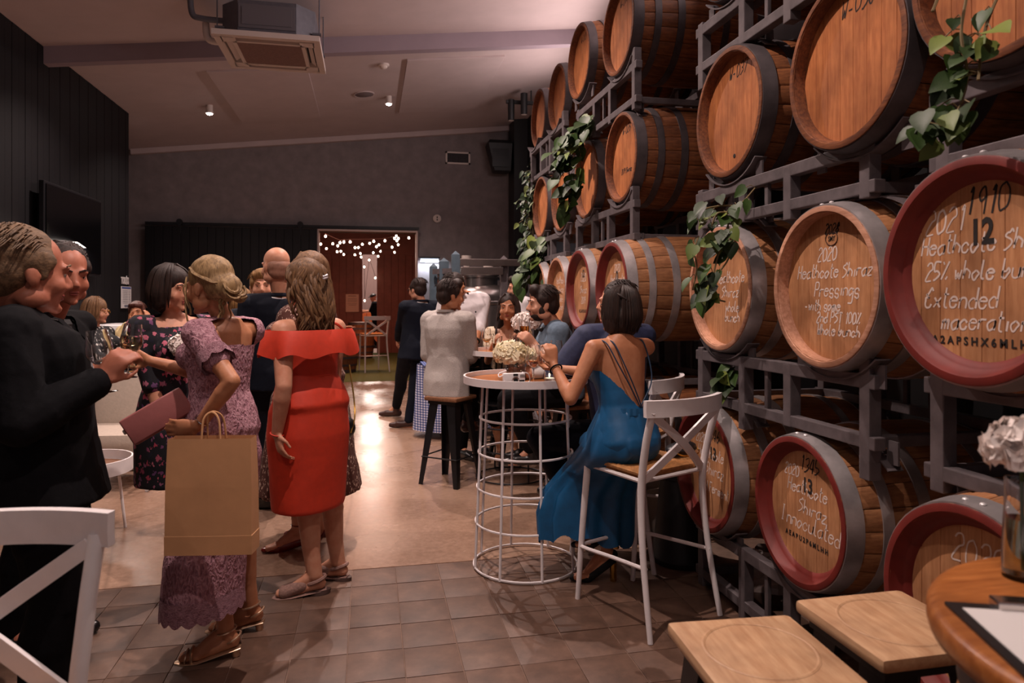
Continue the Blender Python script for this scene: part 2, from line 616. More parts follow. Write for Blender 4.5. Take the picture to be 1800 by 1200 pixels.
# TV on the left wall
t = thing('television', 'large black wall television on the dark left wall', 'television', (-3.20, 8.45, 2.22))
obj('screen', G().box((.032, 0, 0), (.006, 1.44, .86)), M('tv_screen', '060608', .15), t, False)
obj('bezel', G().rbox((0, 0, 0), (.05, 1.5, .92), .008), M_satin_black, t, False)
obj('wall_bracket', G().box((-.03, 0, 0), (.06, .4, .3)), M_black, t, False)

# sign and poster
M_paper = M('white_paper', 'd8d4d2', .7)
t = thing('toilets_sign', 'white TOILETS lettering with an arrow on the dark wall', 'sign', (-3.285, 10.40, 1.75))
me = text_mesh('lettering', 'TOILETS', .13, M_paper, .003, .004)
link('lettering', me, t, (0, .16, -.045), (PI/2, 0, PI/2)).scale = (.62, 1, 1)
for p, s in (((0, .165-.0+.03, 0), (.006, .02, .12)), ((0, .195, .05), (.006, .05, .02))):
    pass
obj('arrow', G().box((0, .22, -.01), (.006, .016, .09)).add([(0, .195, .03), (0, .245, .03), (0, .22, .07), (.004, .195, .03), (.004, .245, .03), (.004, .22, .07)], [(0, 1, 2), (3, 5, 4), (0, 3, 4, 1), (1, 4, 5, 2), (2, 5, 3, 0)]), M_paper, t, False)
for ch in t.children:
    ch.location.y -= .17
t = thing('notice_poster', 'white printed notice with blue header under the toilets sign', 'poster', (-3.286, 10.44, 1.52))
obj('sheet', G().box((0, 0, 0), (.006, .40, .30)), M_paper, t, False)
obj('header', G().box((.004, 0, .13), (.003, .36, .025)), M('poster_blue', '4a5f9c', .6), t, False)
g = G()
for i in range(8):
    g.box((.004, -.05, .09-i*.024), (.003, .2, .006)).box((.004, .12, .09-i*.024), (.003, .07, .006))
g.box((.004, -.0, -.12), (.003, .16, .03))
obj('print', g, M('poster_print', '6d6f7d', .6), t, False)

# ------------------------------------------------------------------ back room through the doorway
M_turf = M('artificial_turf', '4e5522', .95, var=.35, scale=60, bump=.6)
struct('floor_1', G().box((-.2, 16.5, -.1), (4.2, 7.2, .2)), M_turf)
struct('floor_2', G().box((-.2, 22.4, -.1), (4.2, 4.6, .2)), M('pale_floor', 'b5a8a0', .5))
M_redwall = M('rust_panel_paint', '7d4438', .65, var=.15, scale=6)
def boarded(name, x0, x1, y, z0, z1, step, mat):
    g = G()
    x = x0
    while x < x1-.02:
        w = min(step, x1-x)
        g.box((x+w/2, y, (z0+z1)/2), (w-.012, .1, z1-z0))
        x += step
    g.box(((x0+x1)/2, y+.03, (z0+z1)/2), (x1-x0, .08, z1-z0))
    return struct(name, g, mat)
boarded('wall_far', -2.2, -.16, 20, 0, 2.8, .2, M_redwall)
boarded('wall_far_1', .245, 1.9, 20, 0, 2.8, .2, M_redwall)
struct('trim_5', G().box((-.15, 19.98, 3.1), (4.1, .14, .6)), M_redwall)
g = G().box((-2.25, 16.5, 1.7), (.1, 7.2, 3.4)).box((1.85, 16.5, 1.7), (.1, 7.2, 3.4))
struct('wall_side', g, M_redwall)
struct('ceiling_1', G().box((-.2, 18.6, 3.5), (4.2, 11.4, .1)), M('dark_red_ceiling', '5a3028', .8))
boarded('wall_far_2', -2.2, 1.9, 24.5, 0, 3.4, .16, M('pale_boards', '8e7672', .7))
struct('wall_side_1', G().box((-2.25, 22.4, 1.7), (.1, 4.6, 3.4)).box((1.85, 22.4, 1.7), (.1, 4.6, 3.4)), M('pale_boards_side', '9a7e78', .7))
tag(obj('notice_sheet', G().box((0, 0, 0), (.36, .01, .50)), M('pink_paper', 'd2a590', .7), None, False, loc=(-.44, 19.93, 1.42)),
    'plain printed paper sheet pinned beside the inner doorway', 'notice')
obj('print', G().box((0, -.007, .2), (.22, .003, .02)).box((0, -.007, .12), (.26, .003, .01)).box((0, -.007, .08), (.26, .003, .01)).box((0, -.007, .04), (.26, .003, .01)).box((0, -.007, -.02), (.26, .003, .01)).box((0, -.007, -.06), (.2, .003, .01)), M('sheet_print', '8a6455', .7), bpy.data.objects['notice_sheet'], False)

# festoon lights: three strands hung across the back room
M_bulb = emit('festoon_bulb', 'ffe2c8', 16)
M_wire = M('festoon_wire', '2a1a16', .6)
def festoon(pts, label):
    t = thing('festoon_lights', label, 'string lights', pts[0], 0, 'festoon strands in the back room')
    o = Vector(pts[0])
    obj('wire', G().tube([Vector(p)-o+Vector((0, 0, .05)) for p in pts], .005, 5), M_wire, t)
    me = G().ell((0, 0, 0), (.024, .024, .028), None, 10, 7).mesh('bulb', M_bulb)
    so = G().lathe([(.012, .03), (.012, .06)], 8).mesh('socket', M_wire)
    for p in pts:
        b = link('bulb', me, t, Vector(p)-o)
        link('socket', so, b)
festoon([(-0.891, 15.2, 2.854), (-0.594, 15.28, 2.729), (-0.516, 15.36, 2.752), (-0.386, 15.44, 2.765), (0.12, 15.52, 2.793), (0.367, 15.6, 2.817), (0.579, 15.68, 2.882), (0.623, 15.76, 2.942), (0.636, 15.84, 2.846), (0.674, 15.92, 2.902), (0.917, 16, 2.927)], 'highest strand of warm festoon bulbs across the back room')
festoon([(-1.076, 16.5, 2.79), (-0.808, 16.57, 2.81), (-0.698, 16.64, 2.768), (-0.306, 16.71, 2.736), (-0.228, 16.78, 2.746), (-0.136, 16.85, 2.831), (0.034, 16.92, 2.864), (0.196, 16.99, 2.79), (0.255, 17.06, 2.841), (0.574, 17.13, 2.796), (0.725, 17.2, 2.864)], 'middle strand of warm festoon bulbs across the back room')
festoon([(-1.012, 17.6, 2.772), (-0.758, 17.66, 2.702), (-0.668, 17.72, 2.719), (-0.601, 17.78, 2.645), (-0.327, 17.84, 2.643), (-0.194, 17.9, 2.681), (-0.177, 17.96, 2.595), (0.129, 18.02, 2.716), (0.255, 18.08, 2.63), (0.31, 18.14, 2.763), (0.672, 18.2, 2.747)], 'lowest strand of warm festoon bulbs across the back room')
festoon([(-0.103, 18.6, 2.377), (-0.093, 18.967, 1.487), (0.027, 19.333, 2.602), (0.196, 19.7, 2.127)], 'strand of festoon bulbs running down by the inner doorway')
# ------------------------------------------------------------------ wine barrels
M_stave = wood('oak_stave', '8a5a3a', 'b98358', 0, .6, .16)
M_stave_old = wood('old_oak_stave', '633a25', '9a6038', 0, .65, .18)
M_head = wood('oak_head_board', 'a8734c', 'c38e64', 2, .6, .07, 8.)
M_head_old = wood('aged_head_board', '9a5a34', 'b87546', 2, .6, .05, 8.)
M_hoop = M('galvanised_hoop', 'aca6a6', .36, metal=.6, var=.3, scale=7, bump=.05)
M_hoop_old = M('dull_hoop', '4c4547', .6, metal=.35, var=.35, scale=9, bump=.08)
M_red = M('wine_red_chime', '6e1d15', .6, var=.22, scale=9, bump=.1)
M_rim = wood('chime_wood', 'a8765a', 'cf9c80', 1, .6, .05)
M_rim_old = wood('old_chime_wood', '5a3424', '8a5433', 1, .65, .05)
M_chalk = M('white_chalk', 'd9c7bd', .9)
M_stencil = M('black_stencil', '1c1512', .8)
M_rivet = M('rivet', 'd8d4d4', .4, metal=.3)
BL, RB, RC = .93, .352, .30
NS = 24
def brad(x):
    u = 2*x/BL-1
    return RC+(RB-RC)*(1-u*u)
def hoop_mesh(x0, x1, mat, name):
    pr = [(brad(x0)+.001, x0), (brad(x0)+.006, x0), (brad((x0+x1)/2)+.0065, (x0+x1)/2), (brad(x1)+.006, x1), (brad(x1)+.001, x1)]
    return G().lathe(pr, 48, (0, 0, 0), 'x').mesh(name, mat, sharp=60)
HOOPS = [(.002, .066), (.135, .178), (.285, .332)]
HOOPS = HOOPS+[(BL-b, BL-a) for a, b in HOOPS[::-1]]
def stave_mesh(mat):
    g = G()
    hw = PI/NS-.0045
    xs = [BL*i/8 for i in range(9)]
    rings = []
    for x in xs:
        r = brad(x)
        rings.append([Vector((x, rr*math.sin(t), rr*math.cos(t))) for rr, t in ((r-.022, -hw), (r-.003, -hw), (r, -hw*.8), (r+.001, 0), (r, hw*.8), (r-.003, hw), (r-.022, hw))])
    g.ring_loft(rings, True, True, False)
    return g.mesh('stave', mat, sharp=25)
HB = 8
def head_meshes(mat):
    out = []
    R = .272
    w = 2*R/HB
    for i in range(HB):
        y0, y1 = -R+w*i+.0004, -R+w*(i+1)-.0004
        ys = [y0+(y1-y0)*k/4 for k in range(5)]
        loop = [(y, math.sqrt(max(R*R-y*y, 1e-6))) for y in ys]+[(y, -math.sqrt(max(R*R-y*y, 1e-6))) for y in ys[::-1]]
        n = len(loop)
        g = G()
        ins = [(y+(.0012 if y < (y0+y1)/2 else -.0012) if abs(y-(y0+y1)/2) > w*.4 else y, z) for y, z in loop]
        g.ring_loft([[Vector((.066, y, z)) for y, z in loop], [Vector((.0478, y, z)) for y, z in loop], [Vector((.046, y, z)) for y, z in ins]], True, True)
        out.append(g.mesh('head_board', mat, False))
    return out
def chime_mesh(mat, red):
    pr = [(RC+.001, .004), (RC+.001, -.002), (RC-.003, -.004), (.281, -.004), (.276, .004), (.2715, .05)]
    if red:
        pr = [(RC+.001, .004), (RC+.001, -.002), (RC-.003, -.004), (.279, -.004), (.274, .004), (.262, .030), (.256, .032), (.2405, .0445), (.2385, .049)]
    return G().lathe(pr, 64, (0, 0, 0), 'x').mesh('chime', mat, sharp=50)
MESH = {}
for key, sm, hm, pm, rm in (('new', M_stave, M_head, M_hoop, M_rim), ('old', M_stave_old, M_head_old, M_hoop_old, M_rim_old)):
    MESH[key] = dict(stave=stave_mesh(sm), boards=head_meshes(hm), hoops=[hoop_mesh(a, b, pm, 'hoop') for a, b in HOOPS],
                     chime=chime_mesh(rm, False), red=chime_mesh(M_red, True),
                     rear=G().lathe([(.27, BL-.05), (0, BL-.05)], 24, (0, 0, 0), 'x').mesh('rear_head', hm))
M_STAMP = M('branded_mark', '4a2a18', .8)
RIV = G().ell((0, 0, 0), (.009, .009, .005), None, 8, 5).mesh('rivet', M_rivet)
BUNG = G().lathe([(.011, .0455), (.009, .0435), (0, .0435)], 12, (0, 0, 0), 'x').mesh('bung', M_stencil)

# chalk handwriting: each glyph is pen strokes on a small grid, two digits per point
GL = {'a': '5636151423335456 565453', 'b': '1913 142333445546351514', 'c': '55361514234354', 'd': '553615142343 5953', 'e': '155546261514234354', 'f': '5949382813 1646',
      'g': '553615142344 5651402010', 'h': '1913 142636555453', 'i': '2623', 'j': '3631', 'k': '1913 4614 2443', 'l': '19142333', 'm': '1613 15263633 3546565553',
      'n': '1613 1526465553', 'o': '3615142333445536', 'p': '1610 152646554423', 'r': '1613 15264656', 's': '5546261524445342 4213', 't': '29243343 1747',
      'u': '161423435456 5653', 'v': '163356', 'w': '1623354356', 'x': '1653 5613', 'y': '161423435456 5651402010', 'z': '16561353', 'H': '1913 5953 1656',
      'S': '58493828174655442313', 'P': '1913 194958574616', 'I': '1939 2923 1333', 'J': '2959 49443313', 'E': '58493827173636 36161514234354', 'W': '1923364359', 'A': '133953 2545',
      'K': '1913 5916 2653', 'M': '1319365953', 'F': '1913 1959 1646', 'T': '1959 3933', '0': '3918152333545739', '1': '283933', '2': '18294957361353', '3': '1849574636 3655442313',
      '4': '391555 4943', '5': '5919163655442313', '6': '49271514233344553615', '7': '195923', '8': '3827364757493827 36151423334454 5436', '9': '57362728394957 5753',
      '%': '5913 1928 4354', '-': '1545', '.': '2423', '+': '1555 3733', ' ': ''}
def strokes(ch):
    for part in GL.get(ch, '').split(' '):
        part = part.strip()
        p = [(int(part[i]), int(part[i+1])) for i in range(0, len(part)-1, 2)]
        if len(p) > 1:
            yield p
def chalk(lines, mat=None, width=.0055, name='chalk_writing'):
    # lines: (text, glyph height in metres, centre y offset to the right, baseline z)
    g = G()
    for txt, h, cx, z0 in lines:
        u = h/6.0
        adv = [({'i': 3.0, 'l': 3.2, ' ': 3.4, 'm': 6, 'j': 3.5, 't': 4.2, 'r': 5, '1': 4, '-': 5.5, '.': 3}.get(c, 5.4))*u*.62 for c in txt]
        x = -sum(adv)/2+cx
        rr = random.Random(hash(len(txt)*31+int(h*1e4)))
        for c, a in zip(txt, adv):
            jy = rr.uniform(-.3, .3)*u
            for s in strokes(c):
                pts = [(x+(px*.60+(py-3)*.20)*u, z0+(py-3)*u+jy) for px, py in s]
                pts = [(p.x, p.y) for p in bez([(a_, b_, 0) for a_, b_ in pts], 4)]
                w = width*rr.uniform(.8, 1.15)/2
                vs, fs = [], []
                for i, p in enumerate(pts):
                    q0, q1 = pts[max(i-1, 0)], pts[min(i+1, len(pts)-1)]
                    d = Vector((q1[0]-q0[0], q1[1]-q0[1], 0))
                    if d.length < 1e-6:
                        d = Vector((1, 0, 0))
                    d.normalize()
                    nx, ny = -d.y*w, d.x*w
                    vs += [(.0452, -(p[0]+nx), p[1]+ny), (.0452, -(p[0]-nx), p[1]-ny)]
                    if i:
                        fs.append((2*i-2, 2*i-1, 2*i+1, 2*i))
                if fs:
                    g.add(vs, fs)
            x += a
    return g.mesh(name, mat or M_chalk, False)
def stencil(par, txt, size, z, dy=0., bold=.002, sx=.8):
    me = text_mesh('stencil_lettering', txt, size, M_stencil, .0004, bold)
    o = link('stencil_lettering', me, par, (.0449, dy, z), (PI/2, 0, -PI/2))
    o.scale = (sx, 1, 1)
    return o

BARS = []
def barrel(X, Y, Z, D, label, kind='new', red=False, writing=None, sten=(), pen=None, bung=False, rivets=True, extra=None, spin=None):
    t = thing('wine_barrel', label, 'barrel', (X+BL/2, Y, Z-RB*D/.6), 0, 'oak wine barrels stacked along the right wall', D/.6)
    BARS.append((Y, Z, RB*D/.6))
    mm = MESH[kind]
    off = Vector((-BL/2, 0, RB))
    a0 = random.uniform(0, 6) if spin is None else spin
    for i in range(NS):
        link('stave', mm['stave'], t, off, (a0+2*PI*i/NS, 0, 0))
    for b in mm['boards']:
        link('head_board', b, t, off)
    c = link('chime', mm['red' if red else 'chime'], t, off)
    if red:
        c['label'] = 'wine-red painted chime'
    for h in mm['hoops']:
        link('hoop', h, t, off)
    link('rear_head', mm['rear'], t, off)
    if rivets:
        for dy in (-.02, .035):
            r = brad(.035)+.006
            link('rivet', RIV, t, off+Vector((.03, r*math.sin(dy/r), r*math.cos(dy/r))))
    if writing:
        link('chalk_writing', chalk(writing), t, off)['label'] = 'white chalk handwriting'
    if pen:
        link('pen_writing', chalk(pen, M_stencil, .006, 'pen_writing'), t, off)['label'] = 'black marker handwriting'
    for s in sten:
        o = stencil(t, *s)
        o.location += off
    if bung:
        link('bung', BUNG, t, off+Vector((0, .01, -.20)))
    return t, off

# row 1 is the bottom row; columns run from the camera into the distance
barrel(1.56, 1.545, .612, .60, 'red-rimmed barrel low at the right behind the round table, chalked 2020', 'new', True,
       [('2020', .075, -.02, .13), ('On', .06, -.12, .04)])
barrel(1.62, 2.41, .640, .575, 'bottom-row red-rimmed barrel chalked Shiraz Innoculated above the wooden stools', 'new', True,
       [('2020', .045, -.10, .125), ('Heathcote', .055, -.0, .062), ('Shiraz', .06, .035, -.015), ('Innoculated', .066, .015, -.085)],
       [('13', .085, .075, -.01), ('A E A P U 2 P 6 M L H H', .030, -.135, .0, .0008, .9)], [('1345', .06, .02, .16)], spin=.1)
barrel(1.62, 3.143, .631, .60, 'bottom-row red-rimmed barrel marked 1346 behind the nearest white chair', 'new', True,
       [('2020', .045, -.11, .115), ('Heathcote', .055, -.01, .05), ('Shiraz', .06, .03, -.03), ('Wild Ferment', .05, .02, -.115)],
       [('13', .085, .05, -.02)], [('1346', .06, .02, .14)])
# second row
barrel(1.565, 1.546, 1.54, .605, 'large red-rimmed barrel at the right edge, stencilled 12 and chalked Extended maceration', 'new', True,
       [('2021', .065, -.125, .115), ('Heathcote Shiraz', .052, .005, .055), ('25% whole bunch', .050, .0, -.018), ('Extended', .056, -.075, -.095), ('maceration', .052, .0, -.155)],
       [('12', .095, .075, .0, .003), ('A 2 A P S H X 6 M L H H', .031, -.197, .0, .0008, 1.0)], [('1910', .07, .01, .155)], spin=.05)
barrel(1.62, 2.243, 1.515, .59, 'wood-rimmed barrel chalked Heathcote Shiraz Pressings in the second row', 'new', False,
       [('2020', .05, -.03, .10), ('Heathcote Shiraz', .052, .0, .035), ('Pressings', .054, .02, -.035), ('-with some', .042, -.06, -.09), ('2nd PST 100%', .040, .03, -.135), ('Whole bunch', .042, .03, -.182)],
       [('SMY', .026, .172, .0, .0005)], [('2028', .036, .0, .20)], spin=.02)
RING = G().tube([(0, .034*math.cos(2*PI*k/28), .026*math.sin(2*PI*k/28)) for k in range(29)], .0018, 5, False).mesh('stamp_ring', M_STAMP)
link('stamp_ring', RING, bpy.data.objects['wine_barrel.004'], (.0445-BL/2, 0, RB+.181))
barrel(1.64, 3.04, 1.522, .59, 'wood-rimmed barrel with trailing leaves over its head and chalk writing', 'new', False,
       [('Heathcote', .055, .03, .03), ('Shiraz', .055, .03, -.04), ('whole', .05, .05, -.11), ('bunch', .05, .05, -.16)])
barrel(1.56, 4.30, 1.547, .60, 'red-rimmed barrel directly behind the head of the woman in blue', 'new', True,
       [('2020', .05, 0, .11), ('Heathcote', .055, 0, .04), ('Shiraz', .055, 0, -.03)], [('0', .11, .04, 0)])
barrel(1.56, 5.03, 1.547, .60, 'red-rimmed barrel stencilled 12 beside the bearded man in grey', 'new', True,
       [('2020', .06, 0, .07), ('Shiraz', .055, 0, -.02), ('2019', .05, 0, -.10)], [('12', .08, .10, 0), ('A 2 A P S H X 6', .034, -.17, 0, .0008, .9)])
barrel(1.60, 5.80, 1.54, .60, 'far second-row barrel with chalk lines behind the bearded man', 'new', False,
       [('Heathcote', .06, 0, .08), ('Shiraz', .06, 0, .0), ('whole', .055, 0, -.08), ('bunch', .055, 0, -.15)])
barrel(1.62, 6.55, 1.54, .60, 'farthest second-row barrel behind the leafy climber', 'new', False)
# bottom row behind the tables
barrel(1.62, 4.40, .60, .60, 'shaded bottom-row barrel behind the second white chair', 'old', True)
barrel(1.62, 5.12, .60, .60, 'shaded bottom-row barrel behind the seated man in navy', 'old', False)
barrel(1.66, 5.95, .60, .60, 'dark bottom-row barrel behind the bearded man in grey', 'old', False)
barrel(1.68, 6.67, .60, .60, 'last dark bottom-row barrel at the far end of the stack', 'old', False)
# third row
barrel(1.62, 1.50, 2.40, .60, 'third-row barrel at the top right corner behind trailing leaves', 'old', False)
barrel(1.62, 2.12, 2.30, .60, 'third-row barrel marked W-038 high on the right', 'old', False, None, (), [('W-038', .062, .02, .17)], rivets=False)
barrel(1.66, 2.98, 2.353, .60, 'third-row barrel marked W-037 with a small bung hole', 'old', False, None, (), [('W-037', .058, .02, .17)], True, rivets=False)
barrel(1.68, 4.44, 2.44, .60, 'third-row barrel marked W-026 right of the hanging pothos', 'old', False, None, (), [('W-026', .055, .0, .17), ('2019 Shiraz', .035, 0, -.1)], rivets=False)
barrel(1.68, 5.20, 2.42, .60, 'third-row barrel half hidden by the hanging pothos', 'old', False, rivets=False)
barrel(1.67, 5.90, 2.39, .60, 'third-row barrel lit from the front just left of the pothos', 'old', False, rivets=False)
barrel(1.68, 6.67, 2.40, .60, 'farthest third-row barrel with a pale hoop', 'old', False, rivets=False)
# fourth row
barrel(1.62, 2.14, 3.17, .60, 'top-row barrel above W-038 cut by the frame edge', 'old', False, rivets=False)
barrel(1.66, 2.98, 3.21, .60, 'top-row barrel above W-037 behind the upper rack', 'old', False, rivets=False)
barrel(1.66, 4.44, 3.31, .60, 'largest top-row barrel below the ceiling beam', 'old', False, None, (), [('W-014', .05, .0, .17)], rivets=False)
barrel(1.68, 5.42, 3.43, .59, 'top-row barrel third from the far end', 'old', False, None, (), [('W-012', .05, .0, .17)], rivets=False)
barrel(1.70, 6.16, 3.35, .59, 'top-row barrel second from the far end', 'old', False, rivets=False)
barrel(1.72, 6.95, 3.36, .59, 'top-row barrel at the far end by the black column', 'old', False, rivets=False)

# ------------------------------------------------------------------ galvanised two-barrel racks
M_galv = M('galvanised_rack_steel', '645c5e', .55, metal=.35, var=.25, scale=14, bump=.06)
XR, XB = 1.70, 2.40
MB = {}
def rbx(name, size):
    k = (name,)+tuple(round(v, 3) for v in size)
    if k not in MB:
        MB[k] = G().rbox((0, 0, 0), size, .004).mesh(name, M_galv, False)
    return MB[k]
def saddle_mesh(up):
    g = G()
    rg = []
    for i in range(13):
        t = math.radians(-42+7*i)
        c, s = math.cos(t), math.sin(t)
        rg.append([Vector((x, (.335+dr)*s, -(.335+dr)*c)) for x, dr in ((-.03, 0), (.03, 0), (.03, .006), (-.03, .006))])
    g.ring_loft(rg)
    # gusset plates behind the curved strap
    for sg in (-1, 1):
        g.box((0, sg*.215, -.31), (.008, .05, .08))
    if up:
        g.v = [(a, b, -c) for a, b, c in g.v]
    return g.mesh('saddle', M_galv, False)
SAD_DN, SAD_UP = saddle_mesh(False), saddle_mesh(True)
def rack(yc, zlo, zup, ys, label, floor=False, xr=XR):
    # zlo: centre height of the barrels below, zup: centre height of the barrels carried
    zu = zup-.335
    zl = zlo+.335 if not floor else .07
    t = thing('barrel_rack', label, 'rack', ((xr+XB)/2, yc, zl-.12 if not floor else 0), 0, 'galvanised two-barrel racks')
    o = Vector(t.location)
    def put(name, x, y, z, size):
        return link(name, rbx(name, size), t, Vector((x, y, z))-o)
    for x in (xr, XB):
        put('rail', x, yc, zu, (.045, 1.30, .05))
        put('rail', x, yc, zl, (.045, 1.30, .045))
        for dy, top, bot in ((-.60, .115, .13), (.60, .04, .13), (-.15, .02, .06), (.20, .02, .13)):
            zt = zu+top
            zb = (zl-bot) if not floor else 0.0
            for by, bz, br in BARS:                      # feet stop clear of the barrels they stand over
                q = abs(yc+dy-by)-.02
                if bz < zl and zl-bz < .6 and q < br:
                    zb = max(zb, min(zl-.02, bz+math.sqrt(br*br-max(q, 0)**2)-.012))
            put('post', x+.002, yc+dy, (zt+zb)/2, (.05, .05, zt-zb))
        put('brace', x, yc+.02, (zu+zl)/2, (.02, .025, zu-zl))
        for y, z in ys:
            link('saddle', SAD_DN, t, Vector((x+.03*(1 if x > 2 else -1)*0+.0, y, z))-o)
            if not floor:
                link('saddle', SAD_UP, t, Vector((x+.05, y, z-(zup-zlo)))-o)
    for dy in (-.60, .60):
        put('cross_bar', (xr+XB)/2, yc+dy, zl, (XB-xr, .04, .04))
    return t
rack(2.68, 0, .64, [(2.41, .63), (3.143, .631)], 'floor rack under the two bottom barrels near the white chair', True)
rack(1.17, 0, .61, [(1.545, .61)], 'floor rack under the barrel behind the round table', True)
rack(4.80, 0, .60, [(4.40, .60), (5.12, .60)], 'floor rack in the shade behind the tall tables', True)
rack(6.36, 0, .60, [(5.95, .60), (6.67, .60)], 'farthest floor rack in the shade', True)
rack(2.68, .64, 1.52, [(2.243, 1.515), (3.04, 1.522)], 'rack between the Innoculated and Pressings barrels')
rack(1.17, .61, 1.54, [(1.546, 1.54)], 'rack carrying the large red-rimmed barrel at the right edge')
rack(4.80, .60, 1.545, [(4.30, 1.547), (5.03, 1.547)], 'rack in the shade behind the woman in blue')
rack(6.36, .60, 1.54, [(5.80, 1.54), (6.55, 1.54)], 'farthest rack at the second row')
rack(2.68, 1.52, 2.33, [(2.12, 2.30), (2.98, 2.353)], 'rack under barrels W-038 and W-037')
rack(1.15, 1.54, 2.40, [(1.50, 2.40)], 'rack above the large red-rimmed barrel behind leaves')
rack(4.83, 1.547, 2.43, [(4.44, 2.44), (5.20, 2.42)], 'rack of tall narrow bays below the hanging pothos')
rack(6.40, 1.54, 2.395, [(5.90, 2.39), (6.67, 2.40)], 'farthest rack under the third row')
rack(2.68, 2.33, 3.19, [(2.14, 3.17), (2.98, 3.21)], 'highest rack above barrel W-037 at the top of the frame')
rack(4.80, 2.43, 3.32, [(4.44, 3.31), (5.30, 3.40)], 'rack under the largest top-row barrel, pothos on its left end')
rack(6.45, 2.395, 3.36, [(6.16, 3.35), (6.95, 3.36)], 'farthest rack under the top row')
# ------------------------------------------------------------------ furniture
M_top = wood('varnished_table_top', '8e4f22', 'b8733a', 0, .35, .03, 7., .08, .5)
M_seatwood = wood('pale_seat_wood', 'b08662', 'cba681', 1, .5, .04, 6., .1, .4)
M_seatwood_d = wood('dark_seat_wood', '6b4630', '8a6044', 1, .5, .04, 6., .1, .4)
M_rush = M('woven_rush', 'ad7a48', .8, var=.3, scale=40, bump=.3)
M_glass = glass('clear_glass')
M_wine_white = glass('white_wine', 'ead9a8', .0, 1.34)
M_wine_rose = glass('rose_wine', 'e8946a', .0, 1.34)
M_beer = glass('beer', 'd98a2e', .02, 1.34)
M_water = glass('vase_water', 'cfd6c4', .0, 1.33)
M_chrome = M('polished_chrome', 'cfc8c4', .15, metal=1.)
M_gold = M('gold_metal', 'c79a4b', .22, metal=1.)
M_leather = M('black_leather', '17161a', .4, var=.2, scale=30, bump=.2)

M_WIRE = M_white
# wire-framed tall table
def wire_table(loc, rt, rb, h, label, top_mat, leg_n=8, rings=(.82, .63, .44, .25, .012), rot=.3, wm=None):
    wm = wm or M_WIRE
    t = thing('bar_table', label, 'table', loc)
    obj('table_top', G().lathe([(0, h-.034), (rt-.012, h-.034), (rt-.012, h-.022), (0, h-.022)], 56), top_mat, t)
    obj('rim', G().lathe([(rt-.012, h-.036), (rt, h-.036), (rt, h+.004), (rt-.010, h+.004), (rt-.010, h-.036)], 64, closed=False), M_white, t, sharp=50)
    rtop = rt-.10
    def rad(z):
        return rtop+(rb-rtop)*(1-z/(h-.036))
    for i in range(leg_n):
        a = rot+2*PI*i/leg_n
        obj('leg', G().tube([(rad(z)*math.cos(a), rad(z)*math.sin(a), z) for z in (.006, h-.036)], .0075, 8), wm, t)
    for z in rings:
        r = rad(z)
        obj('hoop', G().tube([(r*math.cos(2*PI*k/48), r*math.sin(2*PI*k/48), z) for k in range(49)], .0065, 6, False), wm, t)
    return t
wire_table((.857, 3.735, 0), .345, .288, 1.05, 'white wire-framed round bar table with amber wood top, nearest the camera', M_top, rot=.08)
wire_table((1.165, 5.62, 0), .36, .29, 1.06, 'second tall round table behind, with white rim, black legs and beer glasses', M_top, wm=M_satin_black)

